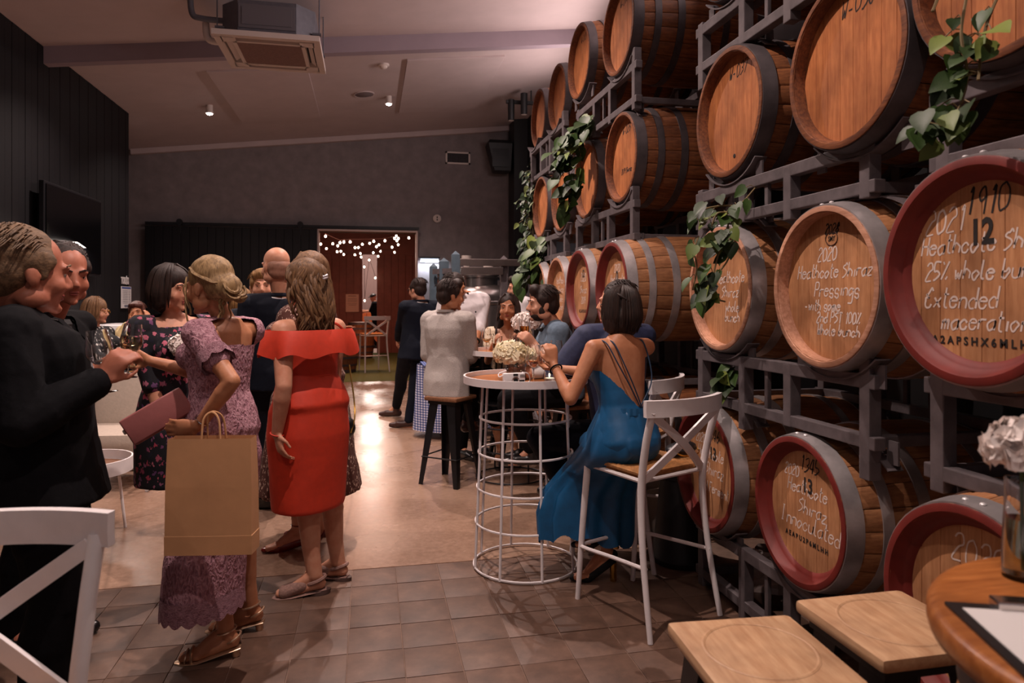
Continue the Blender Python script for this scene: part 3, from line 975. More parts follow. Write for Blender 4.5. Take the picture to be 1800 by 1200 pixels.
def cross_chair(loc, rz, label, group='white cross-back bar chairs', seat_mat=None, scale=None):
    t = thing('bar_chair', label, 'chair', loc, rz, group, scale)
    sm = seat_mat or M_rush
    # legs, the rear pair sweeping up to carry the back
    for s in (-1, 1):
        obj('leg', G().tube(bez([(s*.19, .255, 0), (s*.186, .225, .35), (s*.18, .19, .69)]), [.0125, .0128, .013, .0135, .014, .0145, .015, .0155, .016, .0165, .017, .017, .017], 10), M_white, t)
        pts = bez([(s*.233, -.265, 0), (s*.215, -.205, .35), (s*.205, -.185, .62), (s*.212, -.215, .82), (s*.218, -.262, .985)])
        obj('leg', G().tube(pts, [.0125+.005*min(1, i/12) for i in range(len(pts))], 10), M_white, t)
    # curved top rail
    g = G()
    rg = []
    for i in range(13):
        u = -1+i/6
        x = u*.25
        y = -.315+.065*u*u
        hh = .036
        d = Vector((1, .13*u/.25*1.0*.25*2, 0)).normalized()
        nrm = Vector((-d.y, d.x, 0))
        rg.append([Vector((x, y, 1.0+dz))+nrm*dn for dn, dz in ((-.012, -hh), (.012, -hh), (.014, 0), (.012, hh), (-.012, hh), (-.010, 0))])
    g.ring_loft(rg)
    obj('top_rail', g, M_white, t, sharp=50)
    for s in (-1, 1):
        pts = bez([(s*.205, -.262, .965), (0, -.243+.009*s, .82), (-s*.197, -.19, .675)], 6)
        obj('cross_bar', G().tube(pts, .019, 8, hint=(0, 1, 0), flat=.5 if False else 1.0), M_white, t) if False else None
        g = G()
        rg = []
        for i, p in enumerate(pts):
            d = (pts[min(i+1, len(pts)-1)]-pts[max(i-1, 0)]).normalized()
            b = d.cross(Vector((0, 1, 0))).normalized()
            nn = b.cross(d)
            rg.append([p+b*.018*q+nn*.006*w for q, w in ((-1, -1), (1, -1), (1, 1), (-1, 1))])
        g.ring_loft(rg)
        obj('cross_bar', g, M_white, t, False)
    # seat rails and woven rush seat
    for a, b in (((-.18, .19, .672), (.18, .19, .672)), ((-.205, -.185, .672), (.205, -.185, .672)), ((-.18, .19, .672), (-.205, -.185, .672)), ((.18, .19, .672), (.205, -.185, .672))):
        obj('seat_rail', G().tube([a, b], .011, 8), M_white, t)
    g = G()
    cor = [Vector((-.195, .205, 0)), Vector((.195, .205, 0)), Vector((.215, -.19, 0)), Vector((-.215, -.19, 0))]
    ctr = Vector((0, 0, 0))
    nst = 14
    for e in range(4):
        A, B = cor[e], cor[(e+1) % 4]
        for k in range(nst):
            q = (k+.5)/nst
            a, b = A.lerp(ctr, q), B.lerp(ctr, q)
            zz = .703-.010*q
            out = ((A+B)/2-ctr).normalized()
            g.tube([a+Vector((0, 0, zz)), (a+b)/2+Vector((0, 0, zz+.002)), b+Vector((0, 0, zz))], .0095, 5, True, (0, 0, 1), .7)
    g.box((0, 0, .678), (.375, .36, .03))
    w = obj('seat_weave', g, sm, t)
    w['kind'] = 'stuff'
    # U-shaped foot rail
    fp = bez([(-.217, -.225, .30), (-.205, 0, .285), (-.197, .19, .27), (-.165, .245, .265), (0, .25, .265), (.165, .245, .265), (.197, .19, .27), (.205, 0, .285), (.217, -.225, .30)], 5)
    obj('foot_rail', G().tube(fp, .0095, 8), M_white, t)
    return t
V_ = lambda p: (p[0], p[1], 0)
chairA = cross_chair((1.285, 3.09, 0), .415, 'white cross-back bar chair with woven rush seat under the woman in blue')
clone(chairA, (1.47, 3.80, 0), .80, 'second white cross-back bar chair, half hidden, in front of the shaded barrel')
clone(chairA, (-.772, 1.335, 0), PI, 'large white cross-back chair at the lower left corner, cut by the frame', scale=.985)
clone(chairA, tuple(V_((-2.504, 8.287, 0.694))), PI, 'small white rush-seated bar chair under the laughing woman in the lounge')
clone(chairA, (.10, 14.75, 0), .3, 'white cross-back bar chair in the turfed back room', scale=1.12)

def stool(loc, rz, h, label, seat_mat, w=.31, lw=.085):
    t = thing('bar_stool', label, 'stool', loc, rz, 'black-legged wooden stools')
    obj('seat', G().rbox((0, 0, h-.016), (w, w, .032), .012), seat_mat, t)
    # shallow scooped ring pressed into the seat
    obj('seat_ring', G().lathe([(w*.40, h+.0005), (w*.385, h+.0022), (w*.37, h+.0005)], 40), seat_mat, t)
    for sx in (-1, 1):
        for sy in (-1, 1):
            tp = Vector((sx*(w/2-.035), sy*(w/2-.035), h-.032))
            bt = Vector((sx*(w/2+.03), sy*(w/2+.03), 0))
            g = G()
            for fx, fy in ((1, 0), (0, 1)):
                rr = []
                for p, wd in ((bt, lw*.45), (tp, lw)):
                    q = Vector((-sx*wd, 0, 0)) if fx else Vector((0, -sy*wd, 0))
                    th = Vector((0, -sy*.004, 0)) if fx else Vector((-sx*.004, 0, 0))
                    rr.append([p, p+q, p+q+th, p+th])
                g.ring_loft(rr)
            obj('leg', g, M_satin_black, t, False)
    for sx in (-1, 1):
        e = w/2+.012
        obj('foot_bar', G().tube([(sx*e, -e, .22), (sx*e, e, .22)], .006, 6), M_satin_black, t)
        obj('foot_bar', G().tube([(-e, sx*e, .22), (e, sx*e, .22)], .006, 6), M_satin_black, t)
    obj('frame', G().box((0, 0, h-.045), (w-.05, w-.05, .03)), M_satin_black, t, False)
    return t
stool((.838, 1.362, 0), -.07, .70, 'pale square wooden stool, front left of the two at the bottom right corner', M_seatwood)
stool((1.222, 1.42, 0), 0.0, .70, 'pale square wooden stool tucked beside the round table edge', M_seatwood)
stool((.655, 5.572, 0), -.70, .70, 'dark square stool under the man in the linen jacket', M_seatwood_d)

# round table on an upright barrel at the right edge
t = thing('barrel_table', 'round wooden table top on an upright barrel at the bottom right corner', 'table', (1.13, .69, 0))
obj('table_top', G().lathe([(0, .955), (.345, .955), (.357, .962), (.36, .972), (.36, .988), (.355, .996), (.345, 1.0), (0, 1.0)], 72), M_seatwood if False else M_top, t, sharp=60)
R90 = (0, -PI/2, 0)
for i in range(NS):
    link('stave', MESH['new']['stave'], t, (0, 0, .022), (0, -PI/2, 2*PI*i/NS)).scale = (1, 1, 1)
for h in MESH['old']['hoops']:
    link('hoop', h, t, (0, 0, .022), R90)
obj('barrel_end', G().lathe([(0, .93), (.28, .93)], 32), M_head, t)
for ch in t.children:
    if ch.name.startswith('stave'):
        # stand the stave upright: rotate about z after tipping
        k = int(round(ch.rotation_euler.z*NS/(2*PI)))
        ch.rotation_euler = (Matrix.Rotation(2*PI*k/NS, 3, 'Z') @ Matrix.Rotation(-PI/2, 3, 'Y')).to_euler()
t = thing('clipboard', 'black clipboard with white paper on the round table', 'clipboard', (.905, .70, 1.0), -.36)
obj('board', G().rbox((0, 0, .003), (.225, .32, .006), .002), M_satin_black, t, False)
obj('paper', G().box((.004, -.008, .0072), (.205, .285, .0012)), M_paper, t, False)
obj('clip', G().rbox((0, .148, .012), (.10, .03, .014), .003), M_chrome, t, False)

# stem vase with a white carnation
def flower_ball(g, r, n, petal, squash=.8, seed=1, zmin=-.55):
    rr = random.Random(seed)
    for i in range(n):
        z = 1-2*(i+.5)/n
        if z < zmin:
            continue
        ph = i*2.39996
        d = Vector((math.sqrt(1-z*z)*math.cos(ph), math.sqrt(1-z*z)*math.sin(ph), z))
        a, b, d2 = frame_from(d, (rr.uniform(-1, 1), rr.uniform(-1, 1), rr.uniform(-1, 1)))
        c = d*r*rr.uniform(.86, 1.06)
        c.z *= squash
        s = petal*rr.uniform(.75, 1.2)
        # ruffled cupped petal: two quads folded about the middle
        lift = d*s*.45
        vs = [c-a*s*.2, c+b*s*.6+lift*.9-a*s*.3, c+b*s*.45+a*s*.75+lift*1.25, c+a*s*.95+lift*.75, c-b*s*.45+a*s*.75+lift*1.3, c-b*s*.6+lift*.85-a*s*.3]
        g.add(vs, [(0, 1, 2, 3), (0, 3, 4, 5)])
    g.ell((0, 0, -r*.05), (r*.9, r*.9, r*.9*squash), None, 12, 8)
    return g
M_petal = M('cream_petal', 'f0e6c8', .8, var=.1, scale=30)
M_petal_p = M('blush_petal', 'f0d8c8', .8, var=.08, scale=30)
M_petal_w = M('white_petal', 'f2e8e2', .8, var=.06, scale=30)
M_stem = M('flower_stem', '41572c', .6)
t = thing('stem_vase', 'narrow glass vase of water on the round table', 'vase', (1.066, .95, 1.0))
obj('glass', G().lathe([(0, 0), (.027, 0), (.028, .004), (.028, .05), (.024, .12), (.024, .165), (.0225, .165), (.0225, .12), (.0262, .05), (.0262, .008), (0, .008)], 32), M_glass, t)
obj('water', G().lathe([(0, .0085), (.0255, .0085), (.0258, .05), (.0228, .10), (0, .10)], 32), M_water, t)
t = thing('carnation', 'single white carnation in the narrow vase at the right edge', 'flower', (1.066, .95, 1.01))
obj('bloom', flower_ball(G(), .045, 150, .022, .85, 3), M_petal_w, t, False, loc=(.0, .0, .205))
obj('stem', G().tube([(0.004, 0, .005), (0, 0, .19)], .003, 6), M_stem, t)

# ------------------------------------------------------------------ things on the tables
def wine_glass(loc, label, fill=None, level=.5, s=1., tilt=None, group='stemmed wine glasses'):
    t = thing('wine_glass', label, 'glass', loc, 0, group, s)
    bowl = [(.004, .092), (.018, .097), (.034, .112), (.0415, .130), (.041, .145), (.036, .175), (.031, .208)]
    inn = [(r-.0013, z) for r, z in bowl[::-1] if z > .095]
    obj('bowl', G().lathe(bowl+inn+[(.012, .0985), (0, .096)], 28), M_glass, t)
    obj('stem', G().lathe([(0, .092), (.005, .092), (.0035, .07), (.0035, .02), (.006, .006)], 14), M_glass, t)
    obj('foot', G().lathe([(.006, .006), (.02, .0035), (.036, .0015), (.036, 0), (0, 0)], 28), M_glass, t)
    if fill:
        zt = .112+(.175-.112)*level
        pr = [(0, .0995), (.014, .1005)]
        pr += [(r-.0018, z+.0004) for r, z in bowl if .105 < z < zt]
        rt = None
        for (r0, z0), (r1, z1) in zip(bowl, bowl[1:]):
            if z0 <= zt <= z1:
                rt = r0+(r1-r0)*(zt-z0)/(z1-z0)-.0018
        pr += [(rt, zt), (0, zt)]
        obj('wine', G().lathe(pr, 28), fill, t)
    if tilt:
        t.rotation_euler = tilt
    return t
TZ = 1.028
wine_glass((0.837, 3.462, 1.054), 'wine glass of rose standing among the flowers on the front table', M_wine_rose, .28)
bpy.data.objects['wine_glass'].location.z = TZ
w2 = wine_glass((1.07, 3.86, TZ), 'wine glass of white wine at the navy-suited man, right end of the front table', M_wine_white, .25)
def tumbler(loc, r, h, label, fill=None, level=.6, name='tealight_holder', cat='candle holder', taper=1.):
    t = thing(name, label, cat, loc)
    obj('glass', G().lathe([(0, 0), (r, 0), (r*taper, h), (r*taper-.002, h), (r-.002, .006), (0, .006)], 28), M_glass, t)
    if fill:
        q = 1+(taper-1)*level
        obj('drink' if 'beer' in name else 'wax', G().lathe([(0, .0065), (r-.0025, .0065), (r*q-.0027, h*level), (0, h*level)], 28), fill, t)
    return t
M_wax = M('tealight_wax', 'e4dcd4', .5)
M_flame = emit('candle_flame', 'ffd9a0', 25)
q = tumbler((.94, 3.53, TZ), .030, .062, 'small clear tealight glass at the front edge of the near table', M_wax, .45)
obj('flame', G().ell((0, 0, .042), (.004, .004, .009), None, 8, 6), M_flame, q)
# bottle lying on its side
t = thing('wine_bottle', 'pale pink bottle with a white label lying on the near table', 'bottle', (.90, 3.74, TZ+.0365), .18)
g = G().lathe([(0, -.13), (.034, -.13), (.0365, -.12), (.0365, .06), (.030, .085), (.0145, .12), (.0135, .16)], 28, (0, 0, 0), 'x')
obj('glass_body', g, M('rose_bottle', 'c99277', .2, spec=.6), t)
obj('bottle_label', G().lathe([(.037, -.02), (.037, .055)], 28, (0, 0, 0), 'x'), M_paper, t)
obj('neck_foil', G().lathe([(.0145, .12), (.0148, .185), (0, .185)], 20, (0, 0, 0), 'x'), M_chrome, t)
# compact camera
t = thing('compact_camera', 'small white film camera with wrist strap on the near table rim', 'camera', (.735, 3.475, TZ), .10)
obj('body', G().rbox((0, 0, .032), (.115, .034, .064), .006), M_white, t, sharp=40)
obj('lens_ring', G().lathe([(.019, -.012), (.019, 0), (.012, .0), (.012, -.012)], 24), M_chrome, t, loc=(.0, -.029, .03), rot=(PI/2, 0, 0)).location = (.002, -.030, .028)
obj('lens', G().lathe([(.0165, 0), (.010, .006), (0, .007)], 24), M_black, t, loc=(.002, -.018, .028), rot=(PI/2, 0, 0))
obj('viewfinder', G().rbox((.005, -.014, .056), (.026, .012, .012), .003), M_black, t, False)
obj('flash', G().rbox((.042, -.016, .05), (.026, .006, .014), .002), M('camera_flash', '8d8a88', .2), t, False)
obj('shutter_panel', G().rbox((.038, -.016, .024), (.03, .005, .010), .002), M_satin_black, t, False)
obj('strap', G().tube(bez([(-.055, 0, .055), (-.075, .01, .045), (-.07, .03, .06), (-.03, .03, .075)]), .003, 6), M_white, t)
obj('strap', G().tube(bez([(.05, .01, .065), (.085, .02, .055), (.095, .02, .02), (.07, .015, .004)]), .0035, 6), M_white, t)
tag(obj('card', G().box((0, 0, .001), (.105, .15, .002)), M_paper, None, False, loc=(1.0, 3.50, TZ), rot=(0, 0, -.35)), 'blank white card lying by the elbow of the woman in blue', 'card')
# hydrangea vase, near table
t = thing('glass_vase', 'square-sided glass vase with crossed stems on the near table', 'vase', (.80, 3.72, TZ))
obj('glass', G().lathe([(0, 0), (.055, 0), (.058, .003), (.058, .105), (.0555, .105), (.0555, .007), (0, .007)], 28), M_glass, t)
obj('water', G().lathe([(0, .0075), (.055, .0075), (.055, .06), (0, .06)], 28), M_water, t)
t = thing('hydrangea_bunch', 'big cream hydrangea head in the near glass vase', 'flower', (.80, 3.72, TZ+.01))
obj('bloom', flower_ball(G(), .083, 330, .026, .72, 5), M_petal, t, False, loc=(-.03, 0, .135))
obj('bloom', flower_ball(G(), .055, 160, .024, .75, 6), M_petal, t, False, loc=(.06, .03, .115))
for a in (-.05, 0, .05):
    obj('stem', G().tube([(-a, a*.5, .004), (a*.6, 0, .11)], .004, 6), M_stem, t)
t = thing('dahlia', 'blush white spiky dahlia leaning right beside the hydrangea', 'flower', (.835, 3.75, TZ+.01))
g = G()
for ring, (n, L, el) in enumerate(((9, .03, 1.35), (14, .055, .95), (18, .068, .5), (20, .075, .12), (20, .074, -.25))):
    for i in range(n):
        a = 2*PI*i/n+ring*.2
        d = Vector((math.cos(a)*math.cos(el), math.sin(a)*math.cos(el), math.sin(el)))
        s, b, d = frame_from(d)
        g.add([d*.008, d*L*.6+b*.011+s*.003, d*L, d*L*.6-b*.011+s*.003, d*L*.6-s*.004], [(0, 1, 4), (0, 4, 3), (1, 2, 4), (4, 2, 3)])
o = obj('bloom', g, M_petal_p, t, False, loc=(.11, .02, .125))
o.rotation_euler = (.5, .6, 0)
obj('stem', G().tube(bez([(0, 0, .0), (.05, .01, .07), (.105, .02, .115)]), .0035, 6), M_stem, t)
obj('leaf', G().add([(.02, -.06, .10), (.05, -.075, .13), (.085, -.06, .155), (.045, -.05, .115)], [(0, 1, 3), (1, 2, 3)]), M_stem, t, False)

# second table
T2 = 1.038
wine_glass((0.933, 5.475, 1.125), 'wine glass standing at the left edge of the second table', M_wine_white, .2)
bpy.data.objects['wine_glass.002'].location.z = T2
M_foam = M('beer_foam', 'ded0b8', .8)
for (x, y), lab in (((1.0, 5.36), 'half-empty beer glass on the second table by the woman in the floral top'), ((1.17, 5.42), 'tall beer glass in front of the bearded man')):
    q = tumbler((x, y, T2), .033, .15, lab, M_beer, .62, 'beer_glass', 'glass', 1.22)
    q['group'] = 'beer glasses on the second table'
q = tumbler((1.09, 5.30, T2), .03, .06, 'tealight glass glowing on the second table between the beers', M_wax, .45)
obj('flame', G().ell((0, 0, .04), (.004, .004, .009), None, 8, 6), M_flame, q)
t = thing('glass_vase', 'slim glass vase on the second table', 'vase', (1.19, 5.62, T2))
obj('glass', G().lathe([(0, 0), (.035, 0), (.035, .16), (.0335, .16), (.0335, .005), (0, .005)], 24), M_glass, t)
t = thing('hydrangea_bunch', 'round white hydrangea on the second table by the bearded man', 'flower', (1.19, 5.62, T2+.02))
obj('bloom', flower_ball(G(), .10, 280, .03, .72, 9), M_petal_w, t, False, loc=(.10, 0, .23))
obj('stem', G().tube([(0, 0, .0), (.09, 0, .18)], .005, 6), M_stem, t)
obj('leaf', G().add([(.06, -.02, .12), (.10, -.03, .07), (.12, -.02, 0), (.07, -.01, .05)], [(0, 1, 3), (1, 2, 3)]), M_stem, t, False)
tag(obj('folded_card', G().add([(0, 0, 0), (.09, 0, 0), (.09, .025, .11), (0, .025, .11), (0, .05, 0), (.09, .05, 0)], [(0, 1, 2, 3), (3, 2, 5, 4)]), M_paper, None, False, loc=(1.27, 5.40, T2), rot=(0, 0, .3)), 'folded white card standing by the bearded man', 'card')

# ------------------------------------------------------------------ clutter by the barrels
t = thing('waste_bin', 'tapered black plastic bin under the bottom barrels', 'bin', (1.74, 3.62, 0))
obj('body', G().lathe([(0, .0), (.17, .0), (.175, .03), (.165, .04), (.12, .47), (.132, .475), (.132, .49), (.112, .49), (.112, .1), (0, .1)], 36), M_black, t, sharp=50)
obj('bag_edge', G().tube([(.125*math.cos(a), .125*math.sin(a), .49+.006*math.sin(5*a)) for a in [2*PI*i/30 for i in range(31)]], .008, 6, False), M('bin_bag', '0f0f12', .3), t)
M_card = M('white_carton', 'b5a79c', .7)
for i, (p, s, r, lab) in enumerate((((1.66, 4.12, 0), (.34, .26, .30), .3, 'pale cardboard carton on the floor behind the white chair'),
                                    ((1.63, 4.08, .302), (.26, .2, .12), .2, 'smaller white carton on top of the pale one, behind the chair'))):
    t = thing('carton', lab, 'box', p, r)
    obj('box', G().box((0, 0, s[2]/2), s), M_card, t, False)
    obj('flap', G().box((0, -s[1]/2-.03, s[2]-.02), (s[0], .005, .10), Matrix.Rotation(.7, 3, 'X')), M_card, t, False)
    obj('tape', G().box((0, 0, s[2]+.001), (s[0], .05, .002)), M('carton_tape', 'cfc0aa', .4), t, False)
t = thing('plastic_bag', 'crumpled clear plastic bag beneath the rack', 'bag', (2.02, 3.2, 0))
g = G()
rr = random.Random(4)
rg = []
for i in range(8):
    z = .19*i/7
    rg.append([Vector(((.12-.05*i/7)*rr.uniform(.75, 1.2)*math.cos(2*PI*j/14), (.12-.05*i/7)*rr.uniform(.75, 1.2)*math.sin(2*PI*j/14), z)) for j in range(14)])
g.ring_loft(rg)
obj('film', g, M('plastic_film', 'b9aaa4', .25), t, False)
obj('drawstring', G().tube(bez([(.05, -.05, .14), (.10, -.1, .05), (.02, -.16, .012), (-.06, -.2, .01)]), .004, 5), M_paper, t)

# clutch bag on the chair seat
t = thing('clutch_bag', 'small black leather bag lying on the rush seat', 'bag', (1.50, 3.13, .715), .5)
obj('body', G().ell((0, 0, .028), (.10, .06, .028), None, 18, 9), M_leather, t)
obj('flap', G().ell((.0, -.01, .04), (.085, .05, .022), None, 16, 8), M_leather, t)
obj('strap', G().tube(bez([(-.09, 0, .03), (-.07, -.06, .012), (.02, -.075, .01), (.09, -.04, .012), (.095, .0, .03)]), .004, 6), M_gold, t)

# ------------------------------------------------------------------ lounge on the left
M_linen = M('cream_cushion', 'b9aa9c', .9, var=.06, scale=40, bump=.15)
t = thing('armchair', 'white tube-framed armchair with cream cushions between the suited man and the floral dress', 'armchair', (-1.98, 6.15, 0), -.12)
obj('seat_cushion', G().rbox((0, 0, .36), (.66, .66, .16), .06), M_linen, t)
obj('back_cushion', G().rbox((0, .30, .62), (.64, .18, .46), .07, Matrix.Rotation(-.2, 3, 'X')), M_linen, t)
for s in (-1, 1):
    obj('frame_side', G().tube(bez([(s*.36, -.34, .02), (s*.36, -.37, .26), (s*.36, .30, .27), (s*.36, .42, .62)], 6), .016, 8), M_white, t)
    obj('sled_foot', G().tube([(s*.36, -.36, .016), (s*.36, .34, .016)], .016, 8), M_white, t)
    obj('rear_leg', G().tube([(s*.36, .34, .016), (s*.36, .30, .27)], .014, 8), M_white, t)
obj('front_rail', G().tube([(-.36, -.34, .265), (.36, -.34, .265)], .014, 8), M_white, t)
obj('floor_rail', G().tube([(-.36, .34, .016), (.36, .34, .016)], .016, 8), M_white, t)
t = thing('tray_table', 'low round tray table with a white rim beside the armchair', 'table', (-1.76, 4.78, 0))
obj('tray', G().lathe([(0, .40), (.275, .40), (.275, .39), (.285, .39), (.285, .475), (.275, .475), (.275, .412), (0, .412)], 48), M_white, t, sharp=50)
obj('tray_wood', G().lathe([(0, .414), (.27, .414)], 40), M_seatwood_d, t)
for k in range(3):
    a = 2*PI*k/3+.4
    obj('leg', G().tube([(.2*math.cos(a), .2*math.sin(a), .39), (.24*math.cos(a), .24*math.sin(a), 0)], .009, 8), M_white, t)
tag(obj('napkin', G().box((0, 0, .002), (.16, .12, .004)), M_paper, None, False, loc=(-1.63, 4.72, .415), rot=(0, 0, .4)), 'white paper napkin lying in the tray table', 'napkin')
t = thing('lounge_counter', 'bright white counter by the seated women at the left', 'counter', (-2.95, 9.45, 0))
obj('top', G().rbox((0, 0, 1.13), (.62, 1.0, .10), .01), M_white, t, False)
obj('front', G().box((0, 0, .54), (.5, .9, 1.08)), M_offwhite, t, False)

# ------------------------------------------------------------------ steel tanks and fence at the far end
M_inox = M('brushed_stainless', 'b2a8a4', .28, metal=.95, var=.1, scale=6)
M_post = M('blue_grey_timber', '4a5a66', .7, var=.2, scale=8, bump=.2)
t = thing('steel_tank', 'domed stainless wine tank behind the tables', 'tank', (1.62, 9.75, 0))
obj('shell', G().lathe([(.42, .35), (.45, .36), (.45, 1.52), (.43, 1.60), (.30, 1.68), (.16, 1.70)], 48), M_inox, t, sharp=50)
obj('manhole', G().lathe([(.20, 1.66), (.20, 1.80), (.215, 1.80), (.215, 1.83), (.0, 1.86)], 32, (-.08, -.1, 0)), M_inox, t, sharp=50)
obj('valve', G().lathe([(.03, 1.84), (.03, 1.95), (.07, 1.95), (.07, 2.0), (0, 2.0)], 16, (.05, -.1, 0)), M_offwhite, t, sharp=50)
obj('band', G().lathe([(.452, 1.42), (.462, 1.43), (.462, 1.46), (.452, 1.47)], 48), M_inox, t)
for k in range(4):
    a = PI/4+k*PI/2
    obj('leg', G().tube([(.36*math.cos(a), .36*math.sin(a), 0), (.36*math.cos(a), .36*math.sin(a), .4)], .03, 10), M_inox, t)
t = thing('steel_tank', 'taller flat-topped stainless tank behind the domed one', 'tank', (1.55, 11.0, 0))
obj('shell', G().lathe([(0, .0), (.5, .0), (.5, 1.86), (.52, 1.87), (.52, 1.95), (0, 1.97)], 48), M_inox, t, sharp=50)
obj('lid_ring', G().lathe([(.53, 1.80), (.54, 1.81), (.54, 1.84), (.53, 1.85)], 48), M_inox, t)
obj('breather', G().lathe([(.05, 1.96), (.05, 2.1), (.08, 2.1), (.08, 2.2), (0, 2.2)], 16), M_offwhite, t, sharp=50)
t = thing('picket_fence', 'blue-grey timber posts with pointed caps and a pale rail', 'fence', (.98, 9.0, 0))
for x, y, h, w in ((-.12, .3, 1.93, .10), (.0, .1, 1.99, .12), (.13, -.1, 2.07, .10)):
    g = G().box((x, y, h/2), (w, w, h))
    g.add([(x-w/2, y-w/2, h), (x+w/2, y-w/2, h), (x+w/2, y+w/2, h), (x-w/2, y+w/2, h), (x, y, h+.05)], [(0, 1, 4), (1, 2, 4), (2, 3, 4), (3, 0, 4)])
    obj('post', g, M_post, t, False)
obj('rail', G().box((0, .03, 1.86), (.42, .03, .07), Matrix.Rotation(-.9, 3, 'Z')), M_galv, t, False)
obj('rail', G().box((0, .03, 1.2), (.42, .03, .07), Matrix.Rotation(-.9, 3, 'Z')), M_galv, t, False)
t = thing('steel_gantry', 'steel beam on capped posts over the tanks', 'gantry', (1.65, 8.85, 0))
obj('beam', G().rbox((0, 0, 1.97), (.98, .06, .09), .008), M_inox, t, False)
for x in (.10, .42):
    g = G().box((x, .06, 1.01), (.09, .09, 2.02))
    g.add([(x-.045, .015, 2.02), (x+.045, .015, 2.02), (x+.045, .105, 2.02), (x-.045, .105, 2.02), (x, .06, 2.07)], [(0, 1, 4), (1, 2, 4), (2, 3, 4), (3, 0, 4)])
    obj('post', g, M_galv, t, False)
obj('under_beam', G().rbox((-.2, 0, 1.86), (.56, .05, .10), .008), M_inox, t, False)

# ------------------------------------------------------------------ back-room furniture: upright barrels
def upright(loc, label):
    t = thing('upright_barrel', label, 'barrel', loc, 0, 'upright barrels in the back room')
    for i in range(NS):
        R = Matrix.Rotation(2*PI*i/NS, 3, 'Z') @ Matrix.Rotation(-PI/2, 3, 'Y')
        link('stave', MESH['old']['stave'], t, (0, 0, 0), R.to_euler())
    for h in MESH['old']['hoops']:
        link('hoop', h, t, (0, 0, 0), R90)
    obj('top', G().lathe([(.275, .915), (.275, .93), (.0, .93)], 32), M_rim, t)
    return t
upright((-.56, 14.75, 0), 'dark upright barrel just inside the doorway, used as a table')
upright((-.20, 18.3, 0), 'dark upright barrel deeper in the back room behind the chair')
tag(obj('serving_board', G().rbox((0, 0, .012), (.34, .24, .024), .006), M_seatwood, None, False, loc=(-.50, 14.62, .931)), 'wooden board lying on the nearer upright barrel', 'board')
t = thing('timber_crate', 'orange timber bar front glimpsed through the inner doorway', 'crate', (-.05, 23.2, 0))
for i in range(6):
    obj('slat', G().rbox((-.45+.18*i, 0, .55), (.165, .06, 1.1), .008), M('orange_timber', 'b0552a', .5, rand=.1), t, False)
obj('back', G().box((0, .08, .54), (1.1, .06, 1.08)), M_redwall, t, False)

# checked cloth draped beyond the stool
def gingham():
    k = NT('gingham_cloth')
    v = k.coord((38, 38, 38))
    sx = k.n('ShaderNodeSeparateXYZ')
    k.l(v, sx.inputs[0])
    def stripe(s):
        f = k.n('ShaderNodeMath', operation='FRACT')
        k.l(s, f.inputs[0])
        g = k.n('ShaderNodeMath', operation='GREATER_THAN')
        k.l(f.outputs[0], g.inputs[0])
        g.inputs[1].default_value = .5
        return g.outputs[0]
    a = k.n('ShaderNodeMath', operation='ADD')
    k.l(stripe(sx.outputs[0]), a.inputs[0])
    k.l(stripe(sx.outputs[2]), a.inputs[1])
    h = k.n('ShaderNodeMath', operation='MULTIPLY')
    k.l(a.outputs[0], h.inputs[0])
    h.inputs[1].default_value = .5
    c = k.ramp(h.outputs[0], [(.1, 'd5d2dc'), (.5, '6f7ba5'), (.9, '2e3d74')])
    k.l(c, k.b.inputs['Base Color'])
    k.b.inputs['Roughness'].default_value = .9
    return k.m
M_gingham = gingham()

# ------------------------------------------------------------------ trailing plants
def leafmat(name, dark, light):
    k = NT(name)
    oi = k.n('ShaderNodeObjectInfo')
    c = k.ramp(oi.outputs['Random'], [(0, dark), (.75, light), (1, '8d9a4a')])
    nz = k.noise(k.coord(), 30, 3)
    c = k.mix(.35, c, k.ramp(nz, [(.35, dark), (.7, light)]))
    k.l(c, k.b.inputs['Base Color'])
    k.b.inputs['Roughness'].default_value = .5
    k.b.inputs['Specular IOR Level'].default_value = .3
    return k.m
M_leaf = leafmat('pothos_leaf', '16260f', '38521f')
M_leaf_d = leafmat('ivy_leaf', '1a2a1a', '35492c')
M_vine = M('vine_stem', '6b5a38', .7)
def leaf_mesh(mat, w=.42):
    prof = [(0, .0), (.06, w*.55), (-.02, w*.5), (.22, w*.98), (.5, w*.85), (.78, w*.42), (1.0, 0)]
    prof = [(-.06, w*.42), (.10, w*.9), (.32, w*1.0), (.55, w*.8), (.8, w*.4)]
    vs = [(0, 0, 0), (1, 0, -.12)]
    mid = [(x+.03, 0, .03*math.sin(x*3)) for x, y in prof]
    L = [(x, y, .14*y+.04*math.sin(x*3)-.10*x*x) for x, y in prof]
    Rr = [(x, -y, .14*y+.04*math.sin(x*3)-.10*x*x) for x, y in prof]
    n = len(prof)
    mid = [(max(.02, x), 0, .0-.10*x*x) for x, y in prof]
    vs += mid+L+Rr
    fs = [(0, 2, 2+n), (0, 2+2*n, 2)]
    for i in range(n-1):
        fs += [(2+i, 3+i, 3+n+i, 2+n+i), (2+i, 2+2*n+i, 3+2*n+i, 3+i)]
    fs += [(1+n, 1, 1+2*n), (1+n, 1+3*n, 1)]
    g = G()
    g.add(vs, fs)
    return g.mesh('leaf', mat, True)
LEAF, LEAF_D = leaf_mesh(M_leaf), leaf_mesh(M_leaf_d, .3)
